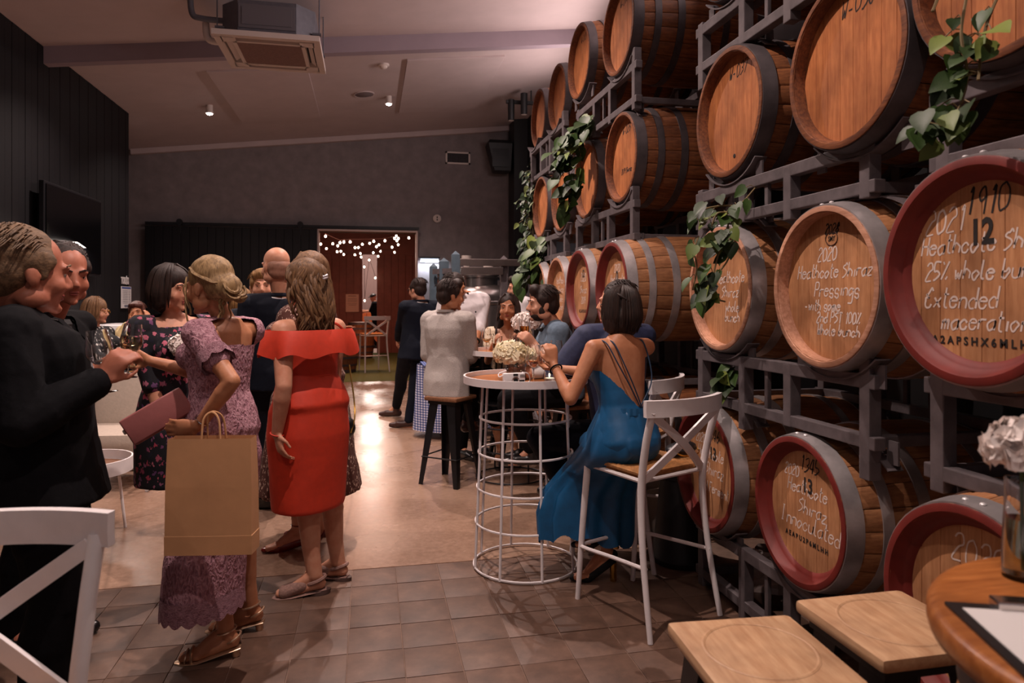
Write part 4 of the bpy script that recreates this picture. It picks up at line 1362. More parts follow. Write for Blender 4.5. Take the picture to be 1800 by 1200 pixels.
def plant(label, vines, n, size, spread, seed, mesh=None, name='trailing_pothos', root=None):
    rr = random.Random(seed)
    o = Vector(root or vines[0][0])
    t = thing(name, label, 'plant', o)
    g = G()
    allp = []
    for v in vines:
        p = bez(v, 8)
        g.tube([q-o for q in p], .004, 5)
        allp.append(p)
    k = 0
    lens = [len(p) for p in allp]
    for i in range(n):
        p = rr.choices(allp, lens)[0]
        q = p[rr.randrange(len(p))]
        off = Vector((-abs(rr.gauss(.5, .6)), rr.gauss(0, 1), rr.gauss(0, .7)))*spread
        pos = q+off
        # leaf hangs down and faces the aisle
        d = Vector((-.45+rr.gauss(0, .35), rr.gauss(-.1, .55), -.8+rr.gauss(0, .35))).normalized()
        nrm = Vector((-.8, -.55, .45))+Vector((rr.gauss(0, .35), rr.gauss(0, .35), rr.gauss(0, .3)))
        a, b, d = frame_from(d, nrm)
        R = Matrix((d, a.cross(d), a)).transposed()
        s = size*rr.uniform(.65, 1.15)
        l = link('leaf', mesh or LEAF, t, pos-o, R.to_euler())
        l.scale = (s,)*3
        g.tube([q-o, (q+pos)/2-o+Vector((0, 0, .01)), pos-o], .0018, 4)
    obj('stem', g, M_vine, t)
    return t
plant('glossy pothos hanging over the left end of the third-row rack', [[(1.719, 5.004, 2.827), (1.62, 5.076, 2.783), (1.534, 5.094, 2.643), (1.513, 5.098, 2.336), (1.547, 5.091, 2.196)], [(1.684, 5.063, 2.827), (1.579, 5.136, 2.72), (1.47, 5.107, 2.621), (1.47, 5.107, 2.424)], [(1.592, 5.031, 2.74), (1.583, 5.033, 2.501), (1.592, 5.031, 2.306)]], 95, .125, .055, 2)
plant('ivy-like pothos spilling over the head of the leafy barrel', [[(1.70, 2.78, 1.98), (1.595, 2.752, 1.889), (1.499, 2.752, 1.877), (1.417, 2.748, 1.854), (1.386, 2.755, 1.792)], [(1.554, 2.72, 1.842), (1.482, 2.735, 1.842), (1.453, 2.741, 1.78)], [(1.53, 2.725, 1.805), (1.476, 2.675, 1.725), (1.452, 2.68, 1.653), (1.424, 2.686, 1.532), (1.4, 2.691, 1.496)], [(1.525, 2.726, 1.792), (1.489, 2.651, 1.652), (1.426, 2.665, 1.556), (1.402, 2.67, 1.484), (1.473, 2.655, 1.46)], [(1.386, 2.724, 1.74), (1.353, 2.7, 1.677), (1.365, 2.698, 1.605), (1.348, 2.701, 1.508)]], 62, .082, .03, 5)
tp = plant('dark trailing vine hanging at the top right corner', [[(1.427, 1.49, 2.255), (1.381, 1.469, 2.185)], [(1.548, 1.434, 2.242), (1.496, 1.424, 2.148), (1.482, 1.427, 2.078), (1.458, 1.412, 2.001)], [(1.49, 1.476, 2.241), (1.451, 1.454, 2.128), (1.448, 1.434, 2.022), (1.434, 1.437, 1.952), (1.407, 1.443, 1.893)], [(1.434, 1.437, 1.924), (1.42, 1.44, 1.889), (1.361, 1.473, 1.908)]], 34, .068, .022, 8)
plant('tall narrow climber against the black column at the far end', [[(1.7, 7.103, 2.848), (1.67, 7.109, 2.546), (1.682, 7.106, 2.244), (1.705, 7.101, 2.003)], [(1.717, 7.048, 2.778), (1.694, 7.053, 2.419), (1.705, 7.05, 2.059)]], 110, .085, .06, 11, LEAF_D, 'climbing_ivy')
plant('broad-leaved pothos at the foot of the climber, above the bearded man', [[(1.679, 6.698, 2.059), (1.634, 6.708, 1.916), (1.606, 6.713, 1.745), (1.551, 6.725, 1.631)], [(1.721, 6.587, 2.022), (1.693, 6.593, 1.853), (1.748, 6.582, 1.657)], [(1.803, 6.57, 1.994), (1.721, 6.587, 1.938), (1.638, 6.605, 1.797)]], 70, .15, .08, 13)
plant('small green plant caught in the rack below the leafy barrel', [[(1.721, 3.012, 1.133), (1.689, 3.018, 1.119), (1.657, 3.025, 1.084)], [(1.703, 3.016, 1.146), (1.697, 3.017, 1.092), (1.689, 3.018, 1.051)]], 16, .10, .02, 15)
# ------------------------------------------------------------------ people: figure builder
from mathutils import noise as mnoise
def V(*a):
    return Vector(a if len(a) == 3 else a[0])
def skin_mat(name, base, red):
    k = NT(name)
    nz = k.noise(k.coord(), 22, 4, .6)
    c = k.ramp(nz, [(.3, red), (.7, base)])
    k.l(c, k.b.inputs['Base Color'])
    k.b.inputs['Roughness'].default_value = .5
    k.b.inputs['Specular IOR Level'].default_value = .35
    k.b.inputs['Subsurface Weight'].default_value = .08
    k.b.inputs['Subsurface Radius'].default_value = (.012, .005, .003)
    return k.m
SK_FAIR = skin_mat('fair_skin', 'c9957a', 'bd8166')
SK_TAN = skin_mat('tanned_skin', 'bd8462', 'ad7150')
SK_RED = skin_mat('ruddy_skin', 'b5745c', 'a0604a')
SK_OLIVE = skin_mat('olive_skin', 'b07c5e', 'a06a4c')
def hairmat(name, dark, light, axis=2):
    k = NT(name)
    st = [70., 70., 70.]
    st[axis] = 9.
    nz = k.noise(k.coord(tuple(st)), 1.4, 4, .7)
    k.l(k.ramp(nz, [(.3, dark), (.7, light)]), k.b.inputs['Base Color'])
    k.b.inputs['Roughness'].default_value = .6
    k.b.inputs['Specular IOR Level'].default_value = .3
    k.bump(nz, .5, .004)
    return k.m
H_BLOND = hairmat('ash_blond_hair', '5c452c', 'a98a60')
H_BROWN = hairmat('wavy_brown_hair', '35231a', '83603f')
H_LBROWN = hairmat('light_brown_hair', '4a3424', '8a6646')
H_DARK = hairmat('dark_brown_hair', '120c0b', '35231c')
H_GREY = hairmat('greying_hair', '4a3a2c', '86694e', 1)
H_SAND = hairmat('sandy_hair', '5f4428', 'a67c4e')
H_STUB = M('shaved_stubble', '9a6f5b', .6, var=.2, scale=40)

def remesh(g, vox, mat, name, sm=3, cut=None, fold=0., fscale=9.):
    me = bpy.data.meshes.new('tmp')
    me.from_pydata(g.v, [], g.f)
    bm = bmesh.new()
    bm.from_mesh(me)
    bmesh.ops.recalc_face_normals(bm, faces=list(bm.faces))
    bm.to_mesh(me)
    bm.free()
    o = bpy.data.objects.new('tmp', me)
    COL.objects.link(o)
    m = o.modifiers.new('r', 'REMESH')
    m.mode = 'VOXEL'
    m.voxel_size = vox
    m = o.modifiers.new('s', 'SMOOTH')
    m.factor = .5
    m.iterations = sm
    bpy.context.view_layer.update()
    out = bpy.data.meshes.new_from_object(o.evaluated_get(bpy.context.evaluated_depsgraph_get()))
    bpy.data.objects.remove(o)
    bpy.data.meshes.remove(me)
    out.name = name
    if fold:
        n = len(out.vertices)
        co = np.empty(n*3)
        out.vertices.foreach_get('co', co)
        no = np.empty(n*3)
        out.vertices.foreach_get('normal', no)
        co = co.reshape(-1, 3)
        no = no.reshape(-1, 3)
        d = np.array([mnoise.noise((p[0]*fscale, p[1]*fscale, p[2]*fscale*.55)) for p in co])
        d = 1-np.abs(d)*2.2
        co += no*(d*fold)[:, None]
        out.vertices.foreach_set('co', co.ravel())
    if cut is not None:
        n = len(out.polygons)
        c = np.empty(n*3)
        out.polygons.foreach_get('center', c)
        kill = np.array([bool(cut(Vector(p))) for p in c.reshape(-1, 3)])
        if kill.any():
            bm = bmesh.new()
            bm.from_mesh(out)
            bm.faces.ensure_lookup_table()
            bmesh.ops.delete(bm, geom=[bm.faces[i] for i in np.nonzero(kill)[0]], context='FACES')
            be = [v for v in bm.verts if v.is_boundary]
            for _ in range(3):
                bmesh.ops.smooth_vert(bm, verts=be, factor=.5, use_axis_x=True, use_axis_y=True, use_axis_z=True)
            bm.to_mesh(out)
            bm.free()
    out.materials.clear()
    out.materials.append(mat)
    out.shade_smooth()
    return out

def ik(a, c, l1, l2, pole):
    d = c-a
    L = min(d.length, (l1+l2)*.999)
    if d.length > (l1+l2)*.999:
        l1, l2 = l1*d.length/(l1+l2)*1.001, l2*d.length/(l1+l2)*1.001
        L = d.length
    u = d.normalized()
    x = (l1*l1-l2*l2+L*L)/(2*L)
    h = math.sqrt(max(l1*l1-x*x, 0))
    p = Vector(pole)
    p = p-u*p.dot(u)
    if p.length < 1e-5:
        p = Vector((0, 0, -1))
    return a+u*x+p.normalized()*h

TF = [(-.20, .095, .085, 0), (-.1, .150, .112, -.012), (.02, .172, .120, -.018), (.18, .157, .108, -.012), (.36, .127, .092, 0), (.5, .130, .097, .006), (.64, .143, .112, .02), (.78, .150, .100, .012), (.90, .150, .074, -.004), (.975, .085, .058, -.006), (1.03, .053, .055, 0)]
TM = [(-.20, .095, .085, 0), (-.1, .148, .108, -.01), (.02, .162, .112, -.012), (.18, .156, .108, -.004), (.36, .146, .105, .004), (.5, .152, .108, .006), (.64, .168, .118, .008), (.78, .178, .112, .004), (.90, .178, .082, -.006), (.975, .095, .064, -.008), (1.03, .060, .060, 0)]

class Fig:
    def __init__(s, label, pel, nec, face, hface=None, sex='f', sc=1., bulk=1., skin=None, che=None, sface=None, wr=(None, None), pole=(None, None),
                 an=(None, None), toe=None, hh=0., gz=(0, 0), kp=None, tilt=0., vox=.009, head=None, hand=(None, None), hs=1., cat='person', dsh=(0, 0)):
        s.pel, s.nec, s.sc, s.bulk, s.sex, s.vox = V(pel), V(nec), sc, bulk, sex, vox
        s.T = TF if sex == 'f' else TM
        s.skin = skin or SK_FAIR
        f = V(face[0], face[1], 0).normalized()
        sf = V(sface[0], sface[1], 0).normalized() if sface else f
        s.f, s.sf = f, sf
        s.r, s.sr = V(f.y, -f.x, 0), V(sf.y, -sf.x, 0)
        s.che = V(che) if che else (s.pel*.42+s.nec*.58+f*.012)
        s.root = thing('person', label, cat, (s.pel.x, s.pel.y, 0))
        s.o = V(s.pel.x, s.pel.y, 0)
        wsh = (.163 if sex == 'f' else .185)*sc*(1+(bulk-1)*.6)
        base = s.pos(.885)
        s.sh = [base-s.sr*wsh+V(0, 0, dsh[0]), base+s.sr*wsh+V(0, 0, dsh[1])]
        s.wr, s.el = [], []
        for i, sg in ((0, -1), (1, 1)):
            w = V(wr[i]) if wr[i] is not None else s.sh[i]+s.sr*sg*.06+V(0, 0, -.52*sc)+sf*.05
            s.wr.append(w)
            pl = pole[i] if pole[i] is not None else s.sr*sg*.5-sf*.6+V(0, 0, -.6)
            s.el.append(ik(s.sh[i], w, .285*sc, .245*sc, pl))
        s.hip = [s.pel-s.r*.085*sc, s.pel+s.r*.085*sc]
        s.an, s.kn = [], []
        s.toe = [V(t).normalized() for t in toe] if toe else [f, f]
        s.hh, s.gz = hh, gz
        for i, sg in ((0, -1), (1, 1)):
            a = V(an[i]) if an[i] is not None else V(s.hip[i].x, s.hip[i].y, 0)-f*.02+V(0, 0, .085*sc+hh)+s.r*sg*.02
            s.an.append(a)
            s.kn.append(ik(s.hip[i], a, .43*sc, .41*sc, kp if kp else f))
        hf = V(hface) if hface else V(f)
        hf.normalize()
        up = (V(0, 0, 1)+s.sr*tilt).normalized()
        rt = hf.cross(up).normalized()
        up = rt.cross(hf)
        s.R = Matrix((rt, hf, up)).transposed()
        s.hs = hs*(.96 if sex == 'f' else 1.02)*(.5+.5*sc)
        s.hd = V(head) if head else s.nec+V(0, 0, .150*sc)+hf*.035
        s.handspec = hand
    def pos(s, f):
        k = .58
        if f <= 0:
            return s.pel+(s.che-s.pel)*(f/k)
        if f >= 1:
            return s.nec+(s.nec-s.che).normalized()*(f-1)*(s.nec-s.pel).length
        a, b, c = s.pel, s.che, s.nec
        # quadratic through pel, che (f=k), nec
        la = (f-k)*(f-1)/k
        lb = f*(f-1)/(k*(k-1))
        lc = f*(f-k)/(1-k)
        return a*la+b*lb+c*lc
    def sec(s, f, infl=0., kx=1., ky=1.):
        T = s.T
        fs = [t[0] for t in T]
        i = max(0, min(len(T)-2, next((j for j in range(len(T)-1) if fs[j+1] >= f), len(T)-2)))
        u = (f-fs[i])/(fs[i+1]-fs[i])
        u = max(0., min(1., u))
        rx, ry, yo = [T[i][j]*(1-u)+T[i+1][j]*u for j in (1, 2, 3)]
        b = 1+(s.bulk-1)*(1. if f < .9 else .5)
        rx, ry, yo = rx*s.sc*b*kx+infl, ry*s.sc*b*ky+infl, yo*s.sc*b
        w = max(0., min(1., f))
        r = (s.r*(1-w)+s.sr*w).normalized()
        tan = (s.pos(f+.05)-s.pos(f-.05)).normalized()
        fw = tan.cross(r).normalized()
        r = fw.cross(tan).normalized()
        return (s.pos(f)+fw*yo, r, fw, rx, ry)
    def rel(s, g):
        g.v = [tuple(V(p)-s.o) for p in g.v]
        return g
    def put(s, name, me, label=None):
        o = link(name, me, s.root)
        if label:
            o['label'] = label
        return o
    def torso(s, g, f0, f1, infl=0., n=22, kx=1., ky=1.):
        fs = [f0]+[t[0] for t in s.T if f0+.01 < t[0] < f1-.01]+[f1]
        g.ell_rings([s.sec(f, infl, kx, ky)+(.9,) for f in fs], n)
    def arm(s, g, i, a=0., b=1., infl=0., k=1.):
        q = s.sc*(1+(s.bulk-1)*.8)*(1. if s.sex == 'm' else .90)*k
        P = [(0, s.sh[i], .056), (.22, s.sh[i].lerp(s.el[i], .45), .048), (.5, s.el[i], .039), (.62, s.el[i].lerp(s.wr[i], .25), .042), (1., s.wr[i], .026)]
        s.chain(g, P, a, b, q, infl)
        if a <= .001:
            g.cap(s.pos(.90), s.sh[i], .062*q+infl, .056*q+infl)
    def chain(s, g, P, a, b, q, infl):
        for (t0, p0, r0), (t1, p1, r1) in zip(P, P[1:]):
            if t1 <= a or t0 >= b:
                continue
            u0, u1 = max(0, (a-t0)/(t1-t0)), min(1, (b-t0)/(t1-t0))
            g.cap(p0.lerp(p1, u0), p0.lerp(p1, u1), (r0+(r1-r0)*u0)*q+infl, (r0+(r1-r0)*u1)*q+infl)
    def leg(s, g, i, a=0., b=1., infl=0., k=1.):
        q = s.sc*(1+(s.bulk-1)*.7)*k
        P = [(0, s.hip[i], .085), (.25, s.hip[i].lerp(s.kn[i], .5), .075), (.5, s.kn[i], .054), (.64, s.kn[i].lerp(s.an[i], .3)-s.toe[i]*.012, .054), (.85, s.kn[i].lerp(s.an[i], .72), .040), (1., s.an[i], .035)]
        s.chain(g, P, a, b, q, infl)
    def foot_pts(s, i):
        d = s.toe[i]
        a = s.an[i]
        z = s.gz[i]
        h = a-d*.028*s.sc+V(0, 0, -.05*s.sc)
        ba = V(a.x, a.y, 0)+d*.115*s.sc+V(0, 0, z+.030)
        to = V(a.x, a.y, 0)+d*.175*s.sc+V(0, 0, z+.022)
        return h, ba, to
    def foot(s, g, i, infl=0., dz=0.):
        h, ba, to = s.foot_pts(i)
        e = V(0, 0, dz)
        g.cap(s.an[i]+e, h+e, .032*s.sc+infl, .030*s.sc+infl)
        g.cap(h+e, ba+e, .030*s.sc+infl, .032*s.sc+infl)
        sd = V(s.toe[i].y, -s.toe[i].x, 0)
        for q in (-.016, .016):
            g.cap(ba+sd*q+e, to+sd*q*.7+e, .024*s.sc+infl, .017*s.sc+infl)
        g.cap(s.an[i].lerp(ba, .35)+V(0, 0, .005)+e, ba+e, .030*s.sc+infl, .028*s.sc+infl)
    def hand(s, g, i, d, n, curl=.5, thumb=.5, sc=1.):
        # d: direction of the fingers, n: direction the palm faces
        d = V(d).normalized()
        n = V(n)
        n = (n-d*n.dot(d)).normalized()
        b = d.cross(n).normalized()
        # thumb side: left hand and right hand are mirrored
        b = b*(1 if i == 0 else -1)
        k = s.sc*sc*(.95 if s.sex == 'f' else 1.06)
        w = s.wr[i]
        g.ell_rings([(w-d*.01*k, b, n, .024*k, .019*k), (w+d*.02*k, b, n, .030*k, .017*k), (w+d*.06*k, b, n, .040*k, .016*k), (w+d*.092*k, b, n, .040*k, .013*k)], 14)
        for j in range(4):
            base = w+d*(.088-.004*abs(j-1.2))*k+b*(.031-.0205*j)*k
            L = (.078, .086, .080, .062)[j]*k
            a = 0.
            p = base
            spread = b*(.10-.07*j)
            for ph, fr in enumerate((.44, .31, .25)):
                a += curl*(.9, 1., .7)[ph]*(1+.06*j)
                q = p+((d+spread*.6).normalized()*math.cos(a)+n*math.sin(a))*L*fr
                g.cap(p, q, (.0090-.0008*ph)*k, (.0084-.0008*ph)*k, 8)
                p = q
        tb = w+d*.022*k+b*.030*k
        t1 = tb+(d*.62+b*.62*(1-thumb*.5)+n*.45*(.4+thumb))*.048*k
        t2 = t1+(d*.85+b*.15*(1-2*thumb)+n*(.2+.5*thumb)).normalized()*.034*k
        g.cap(w+d*.015*k+b*.012*k, tb, .016*k, .014*k, 8)
        g.cap(tb, t1, .0125*k, .0105*k, 8)
        g.cap(t1, t2, .0103*k, .0085*k, 8)
        return d, n, b
    def hp(s, x, y, z):
        return s.hd+s.R @ (V(x, y, z)*s.hs)
    def hell(s, g, c, r, rot=None, nu=16, nv=10):
        R = s.R if rot is None else s.R @ rot
        g.ell(s.hp(*c), [q*s.hs for q in r], R, nu, nv)
    def headmesh(s, g):
        m = s.sex == 'm'
        s.hell(g, (0, -.018, .035), (.076, .097, .086), nu=20, nv=13)
        s.hell(g, (0, .018, -.022), (.066, .074, .086), nu=18, nv=12)
        s.hell(g, (0, .040, -.078), (.044 if m else .038, .042, .034))
        s.hell(g, (0, .076, -.100), (.022 if m else .017, .018, .015))
        for q in (-1, 1):
            s.hell(g, (q*.040, .056, -.034), (.026, .028, .028))
            s.hell(g, (q*.078, -.012, -.016), (.009, .021, .031), Matrix.Rotation(.15, 3, 'X'))
            s.hell(g, (q*.054, .0, -.075), (.022, .045, .030))
            s.hell(g, (q*.030, .078, .022), (.026, .014, .010))
            s.hell(g, (q*.011, .096, -.036), (.009, .011, .008))
            s.hell(g, (q*.031, .0745, .008), (.0145, .0115, .0062))
            s.hell(g, (q*.031, .074, -.0085), (.013, .010, .0045))
        g.cap(s.hp(0, .082, .012), s.hp(0, .106, -.028), .009*s.hs, .0125*s.hs, 10)
        s.hell(g, (0, .082, -.058), (.020, .011, .007))
        s.hell(g, (0, .080, -.069), (.018, .011, .008))
        nr = .058 if m else .048
        g.cap(s.nec+V(0, 0, -.02), s.hp(0, -.022, -.06), nr*s.sc*(1+(s.bulk-1)*.6), (nr-.004)*s.hs)
    def face(s, eyes=True, brow=None, lips='a5524a', iris='2c1c16'):
        for q in (-1, 1):
            g = G()
            g.ell(s.hp(q*.031, .0715, .001), (.0115*s.hs,)*3, None, 12, 8)
            e = s.put('eye', s.rel(g).mesh('eye', M_EYE))
            g = G()
            s.hell(g, (q*.031, .0815, .001), (.0056, .0022, .0058), None, 10, 6)
            link('iris', s.rel(g).mesh('iris', M_IRIS), e)
            g = G()
            g.tube([s.hp(q*.012, .090, .024), s.hp(q*.032, .0905, .031), s.hp(q*.053, .076, .025)], [.0026*s.hs, .0036*s.hs, .002*s.hs], 6)
            s.put('eyebrow', s.rel(g).mesh('eyebrow', brow or H_DARK))
        g = G()
        s.hell(g, (0, .0855, -.0590), (.019, .0085, .0052))
        s.hell(g, (0, .0840, -.0685), (.016, .0085, .0058))
        s.put('lips', s.rel(g).mesh('lips', M_LIP))
    def body(s, arms=((0, 1), (0, 1)), legs=True, feet=True, torso=True, extra=None, sm=3):
        g = G()
        s.torso(g, -.2, 1.03)
        for i in (0, 1):
            s.arm(g, i)
            h = s.handspec[i]
            if h is None:
                dd = (s.wr[i]-s.el[i]).normalized()
                h = (dd, s.sr*(1 if i == 0 else -1), .35)
            s.hand(g, i, *h)
            s.leg(g, i)
            s.foot(g, i)
        s.headmesh(g)
        if s.sex == 'f':
            for q in (-1, 1):
                c = s.sec(.66)
                g.ell(c[0]+c[1]*q*.068*s.sc*s.bulk+c[2]*.085*s.sc*s.bulk, (.052*s.sc*s.bulk,)*3)
        if extra:
            extra(g)
        return s.put('body', remesh(s.rel(g), s.vox, s.skin, 'body', sm))
    # garments ---------------------------------------------------------
    def garment(s, name, mat, f0, f1, infl=.012, sleeves=0., sinfl=None, legs=0., linfl=None, skirt=None, cut=None, vox=None, fold=0., bust=True, extra=None, label=None, sm=3, fscale=9., kx=1., ky=1.):
        g = G()
        s.torso(g, f0, f1, infl, 24, kx, ky)
        if sleeves:
            sl = sleeves if hasattr(sleeves, '__len__') else (sleeves, sleeves)
            for i in (0, 1):
                s.arm(g, i, 0, sl[i], sinfl or infl)
        if legs:
            for i in (0, 1):
                s.leg(g, i, 0, legs, linfl or infl)
        if s.sex == 'f' and bust and f1 > .7:
            for q in (-1, 1):
                c = s.sec(.66)
                g.ell(c[0]+c[1]*q*.066*s.sc*s.bulk+c[2]*.086*s.sc*s.bulk, (.055*s.sc*s.bulk+infl,)*3)
        if s.sex == 'f' and f0 < .1 and not skirt:
            for q in (-1, 1):
                c = s.sec(.0)
                g.ell(c[0]+c[1]*q*.05*s.sc*s.bulk-c[2]*.036*s.sc*s.bulk, (.088*s.sc*s.bulk+infl,)*3)
        if skirt:
            g.ell_rings(skirt, 30)
        if extra:
            extra(g)
        o = V(s.o)
        cc = (lambda p: cut(p+o)) if cut else None
        return s.put(name, remesh(s.rel(g), vox or s.vox, mat, name, sm, cc, fold, fscale), label)
    def loc(s, p):
        # torso coordinates of a world point: right, forward, fraction from pelvis to neck
        ax = s.nec-s.pel
        t = (p-s.pel).dot(ax)/ax.length_squared
        c = s.pos(t)
        w = max(0., min(1., t))
        r = (s.r*(1-w)+s.sr*w).normalized()
        f = (s.f*(1-w)+s.sf*w).normalized()
        return (p-c).dot(r), (p-c).dot(f), t
    def suit(s, jm, tm, shirt=None, tie=None, hem=-.27, v=False, collar=True, fold=.004, shoes=True, shoe_mat=None, sleeve=.95, infl=.02, vox=None, vw=.085):
        cut = None
        if v:
            def cut(p):
                x, y, t = s.loc(p)
                return y > .0 and t > .35 and abs(x) < vw*(t-.35)/.6 and t < 1.0
        h1, h2 = s.sec(.10, infl+.004), s.sec(.0, infl+.010)
        dn = (s.pos(hem)-s.pos(0.))
        sk = [h1, h2, (h2[0]+dn*.5, h2[1], h2[2], h2[3]+.004, h2[4]+.004), (h2[0]+dn, h2[1], h2[2], h2[3]+.010, h2[4]+.008)]
        s.garment('jacket', jm, -.02, .985, infl, sleeve, .017, fold=fold, cut=cut, vox=vox, kx=1.02, skirt=sk)
        s.garment('trousers', tm, -.18, .3, .010, 0, None, .97, .02, fold=.003, vox=vox)
        if shirt:
            s.garment('shirt', shirt, .2, 1.0, .008, .99, .006, vox=vox or .010)
            g = G()
            rg = []
            for q, (a, b, zz) in enumerate(((.058, .060, -.035), (.060, .064, -.01), (.060, .062, .015))):
                c = s.nec+V(0, 0, zz)
                rg.append([c+s.sr*(a*s.sc*math.cos(2*PI*j/20))+s.sf*(b*s.sc*math.sin(2*PI*j/20)+.008-.018*(math.sin(2*PI*j/20) > .8)) for j in range(20)])
            g.ring_loft(rg, False, False)
            s.put('shirt_collar', s.rel(g).mesh('shirt_collar', shirt))
        # jacket collar and lapels
        if collar:
            g = G()
            pts = []
            for j in range(15):
                a = PI*.5+PI*(-1.0+2.0*j/14)*.78+PI
                down = max(0., math.sin(a))
                pts.append(s.nec+s.sr*(.074*s.sc*math.cos(a))+s.sf*(.076*s.sc*math.sin(a)*(1+.3*down)-.004)+V(0, 0, .012-.07*down))
            g.tube(pts, .014, 8, True, (0, 0, 1), .6)
            s.put('jacket_collar', s.rel(g).mesh('jacket_collar', jm))
        if v and tie:
            g = G()
            a, b = s.sec(.93), s.sec(.4)
            rg = []
            for u, w in ((0, .016), (.08, .02), (.12, .013), (.5, .026), (1, .034)):
                f = .96-.52*u
                c = s.sec(f, .015)
                p = c[0]+c[2]*(c[4]+.006)
                rg.append([p+c[1]*w*x+c[2]*.006*y for x, y in ((-1, -1), (1, -1), (1, 1), (-1, 1))])
            g.ring_loft(rg)
            s.put('tie', s.rel(g).mesh('tie', tie, False))
        if shoes:
            for i in (0, 1):
                s.shoe(i, shoe_mat or M_SHOE)
    def shoe(s, i, mat):
        g = G()
        h, ba, to = s.foot_pts(i)
        z = V(0, 0, 1)
        d = s.toe[i]
        g.cap(V(h.x, h.y, s.gz[i]+.045), V(ba.x, ba.y, s.gz[i]+.042), .042*s.sc, .044*s.sc)
        g.cap(V(ba.x, ba.y, s.gz[i]+.038), V(to.x, to.y, s.gz[i]+.030)+d*.03, .042*s.sc, .028*s.sc)
        g.cap(s.an[i], V(h.x, h.y, s.gz[i]+.05)+d*.02, .046*s.sc, .045*s.sc)
        return s.put('shoe', remesh(s.rel(g), .010, mat, 'shoe', 2))
    def heel(s, i, mat, heelmat=None, kind='pump', post=.012):
        h, ba, to = s.foot_pts(i)
        d = s.toe[i]
        gz = s.gz[i]
        sd = V(d.y, -d.x, 0)
        g = G()
        dn = V(0, 0, -.012)
        if kind == 'pump':
            g.cap(h+dn, ba+dn, .034*s.sc, .036*s.sc)
            for q in (-.014, .014):
                g.cap(ba+sd*q+V(0, 0, -.006), to+sd*q*.4+d*.02+V(0, 0, -.004), .027*s.sc, .014*s.sc)
            g.cap(h+V(0, 0, .012)-d*.006, h+dn, .030*s.sc, .034*s.sc)
            p = s.put('shoe', remesh(s.rel(g), .007, mat, 'shoe', 2))
        else:
            # sandal or slingback sole with straps
            for w in (1,):
                g.ell_rings([(h-d*.03+V(0, 0, -.030), sd, V(0, 0, 1), .02, .006), (h+V(0, 0, -.033), sd, V(0, 0, 1), .032, .006), (ba+V(0, 0, -.026), sd, V(0, 0, 1), .042, .006), (to+V(0, 0, -.020), sd, V(0, 0, 1), .036, .006), (to+d*.03+V(0, 0, -.020), sd, V(0, 0, 1), .012, .005)], 16)
            p = s.put('shoe', s.rel(g).mesh('shoe', mat))
            def ring(c, ax, r1, r2, rad, up):
                a, b, ax = frame_from(ax, up)
                gg = G().tube([c+a*(r1*math.cos(2*PI*k/20))+b*(r2*math.sin(2*PI*k/20)) for k in range(21)], rad, 6, False)
                link('strap', s.rel(gg).mesh('strap', mat), p)
            if kind == 'sandal':
                ring(s.an[i]+V(0, 0, -.002), V(0, 0, 1)+d*.25, .041*s.sc, .040*s.sc, .0045, d)
                ring(ba.lerp(to, .35), d, .031*s.sc, .041*s.sc, .006, (0, 0, 1))
                ring(ba.lerp(to, .75), d+V(0, 0, .2), .027*s.sc, .037*s.sc, .004, (0, 0, 1))
                ring(h+V(0, 0, .012), d*.6+V(0, 0, 1), .037*s.sc, .036*s.sc, .004, d)
            else:
                gg = G()
                for q in (-.014, .014):
                    gg.cap(s.an[i].lerp(ba, .55)+sd*q*.6+V(0, 0, -.012), ba.lerp(to, .55)+sd*q, .033*s.sc, .031*s.sc)
                link('upper', remesh(s.rel(gg), .008, mat, 'upper', 2), p)
                ring(h+V(0, 0, .02)+d*.02, V(0, 0, 1)+d*.35, .048*s.sc, .036*s.sc, .009, d)
        g = G()
        hb = h-d*.008+V(0, 0, -.03)
        if kind == 'wedge':
            g.ell_rings([(V(hb.x, hb.y, gz+.002)+d*.015, sd, d, .034, .055), (hb+d*.03, sd, d, .032, .075)], 16)
        else:
            g.ell_rings([(V(hb.x, hb.y, gz+.001)-d*.002, sd, d, post, post), (hb, sd, d, max(.018, post*1.1), max(.018, post*1.1))], 14)
        link('heel', s.rel(g).mesh('heel', heelmat or mat, True), p)
        return p
M_EYE = M('eye_white', 'a39890', .3)
M_IRIS = M('eye_iris', '23160f', .2)
M_LIP = M('lips', '96483f', .45)
M_SHOE = M('black_shoe_leather', '121012', .3, spec=.6)
M_SHOE_BR = M('brown_shoe_leather', '3a201a', .35, spec=.6)

def cloth(name, col, rough=.85, weave=0., var=.06, sheen=.0):
    return M(name, col, rough, 0, var, 14, weave)
M_SUIT = M('charcoal_suit', '0f0f12', .85, 0, .2, 60, .12, spec=.12)
M_SUIT_BK = M('black_suit', '0b0a0d', .85, 0, .2, 60, .1, spec=.12)
M_NAVY = M('navy_suit', '10141f', .8, 0, .18, 60, .1, spec=.15)
M_NAVY_L = M('royal_navy_suit', '252d4c', .75, 0, .18, 50, .12)
M_SHIRT = M('white_shirt', 'c9c2c4', .8, 0, .05, 25, .1)
M_LINEN_J = M('linen_jacket', 'a8a09b', .9, 0, .14, 130, .3)
M_CHAM = M('chambray_shirt', '5d6f80', .85, 0, .15, 60, .2)
M_RED = M('red_crepe', 'c4351b', .65, 0, .08, 30, .06)
M_BLUE = M('teal_chiffon', '0b527f', .5, 0, .14, 16, .12)
M_TIE = None

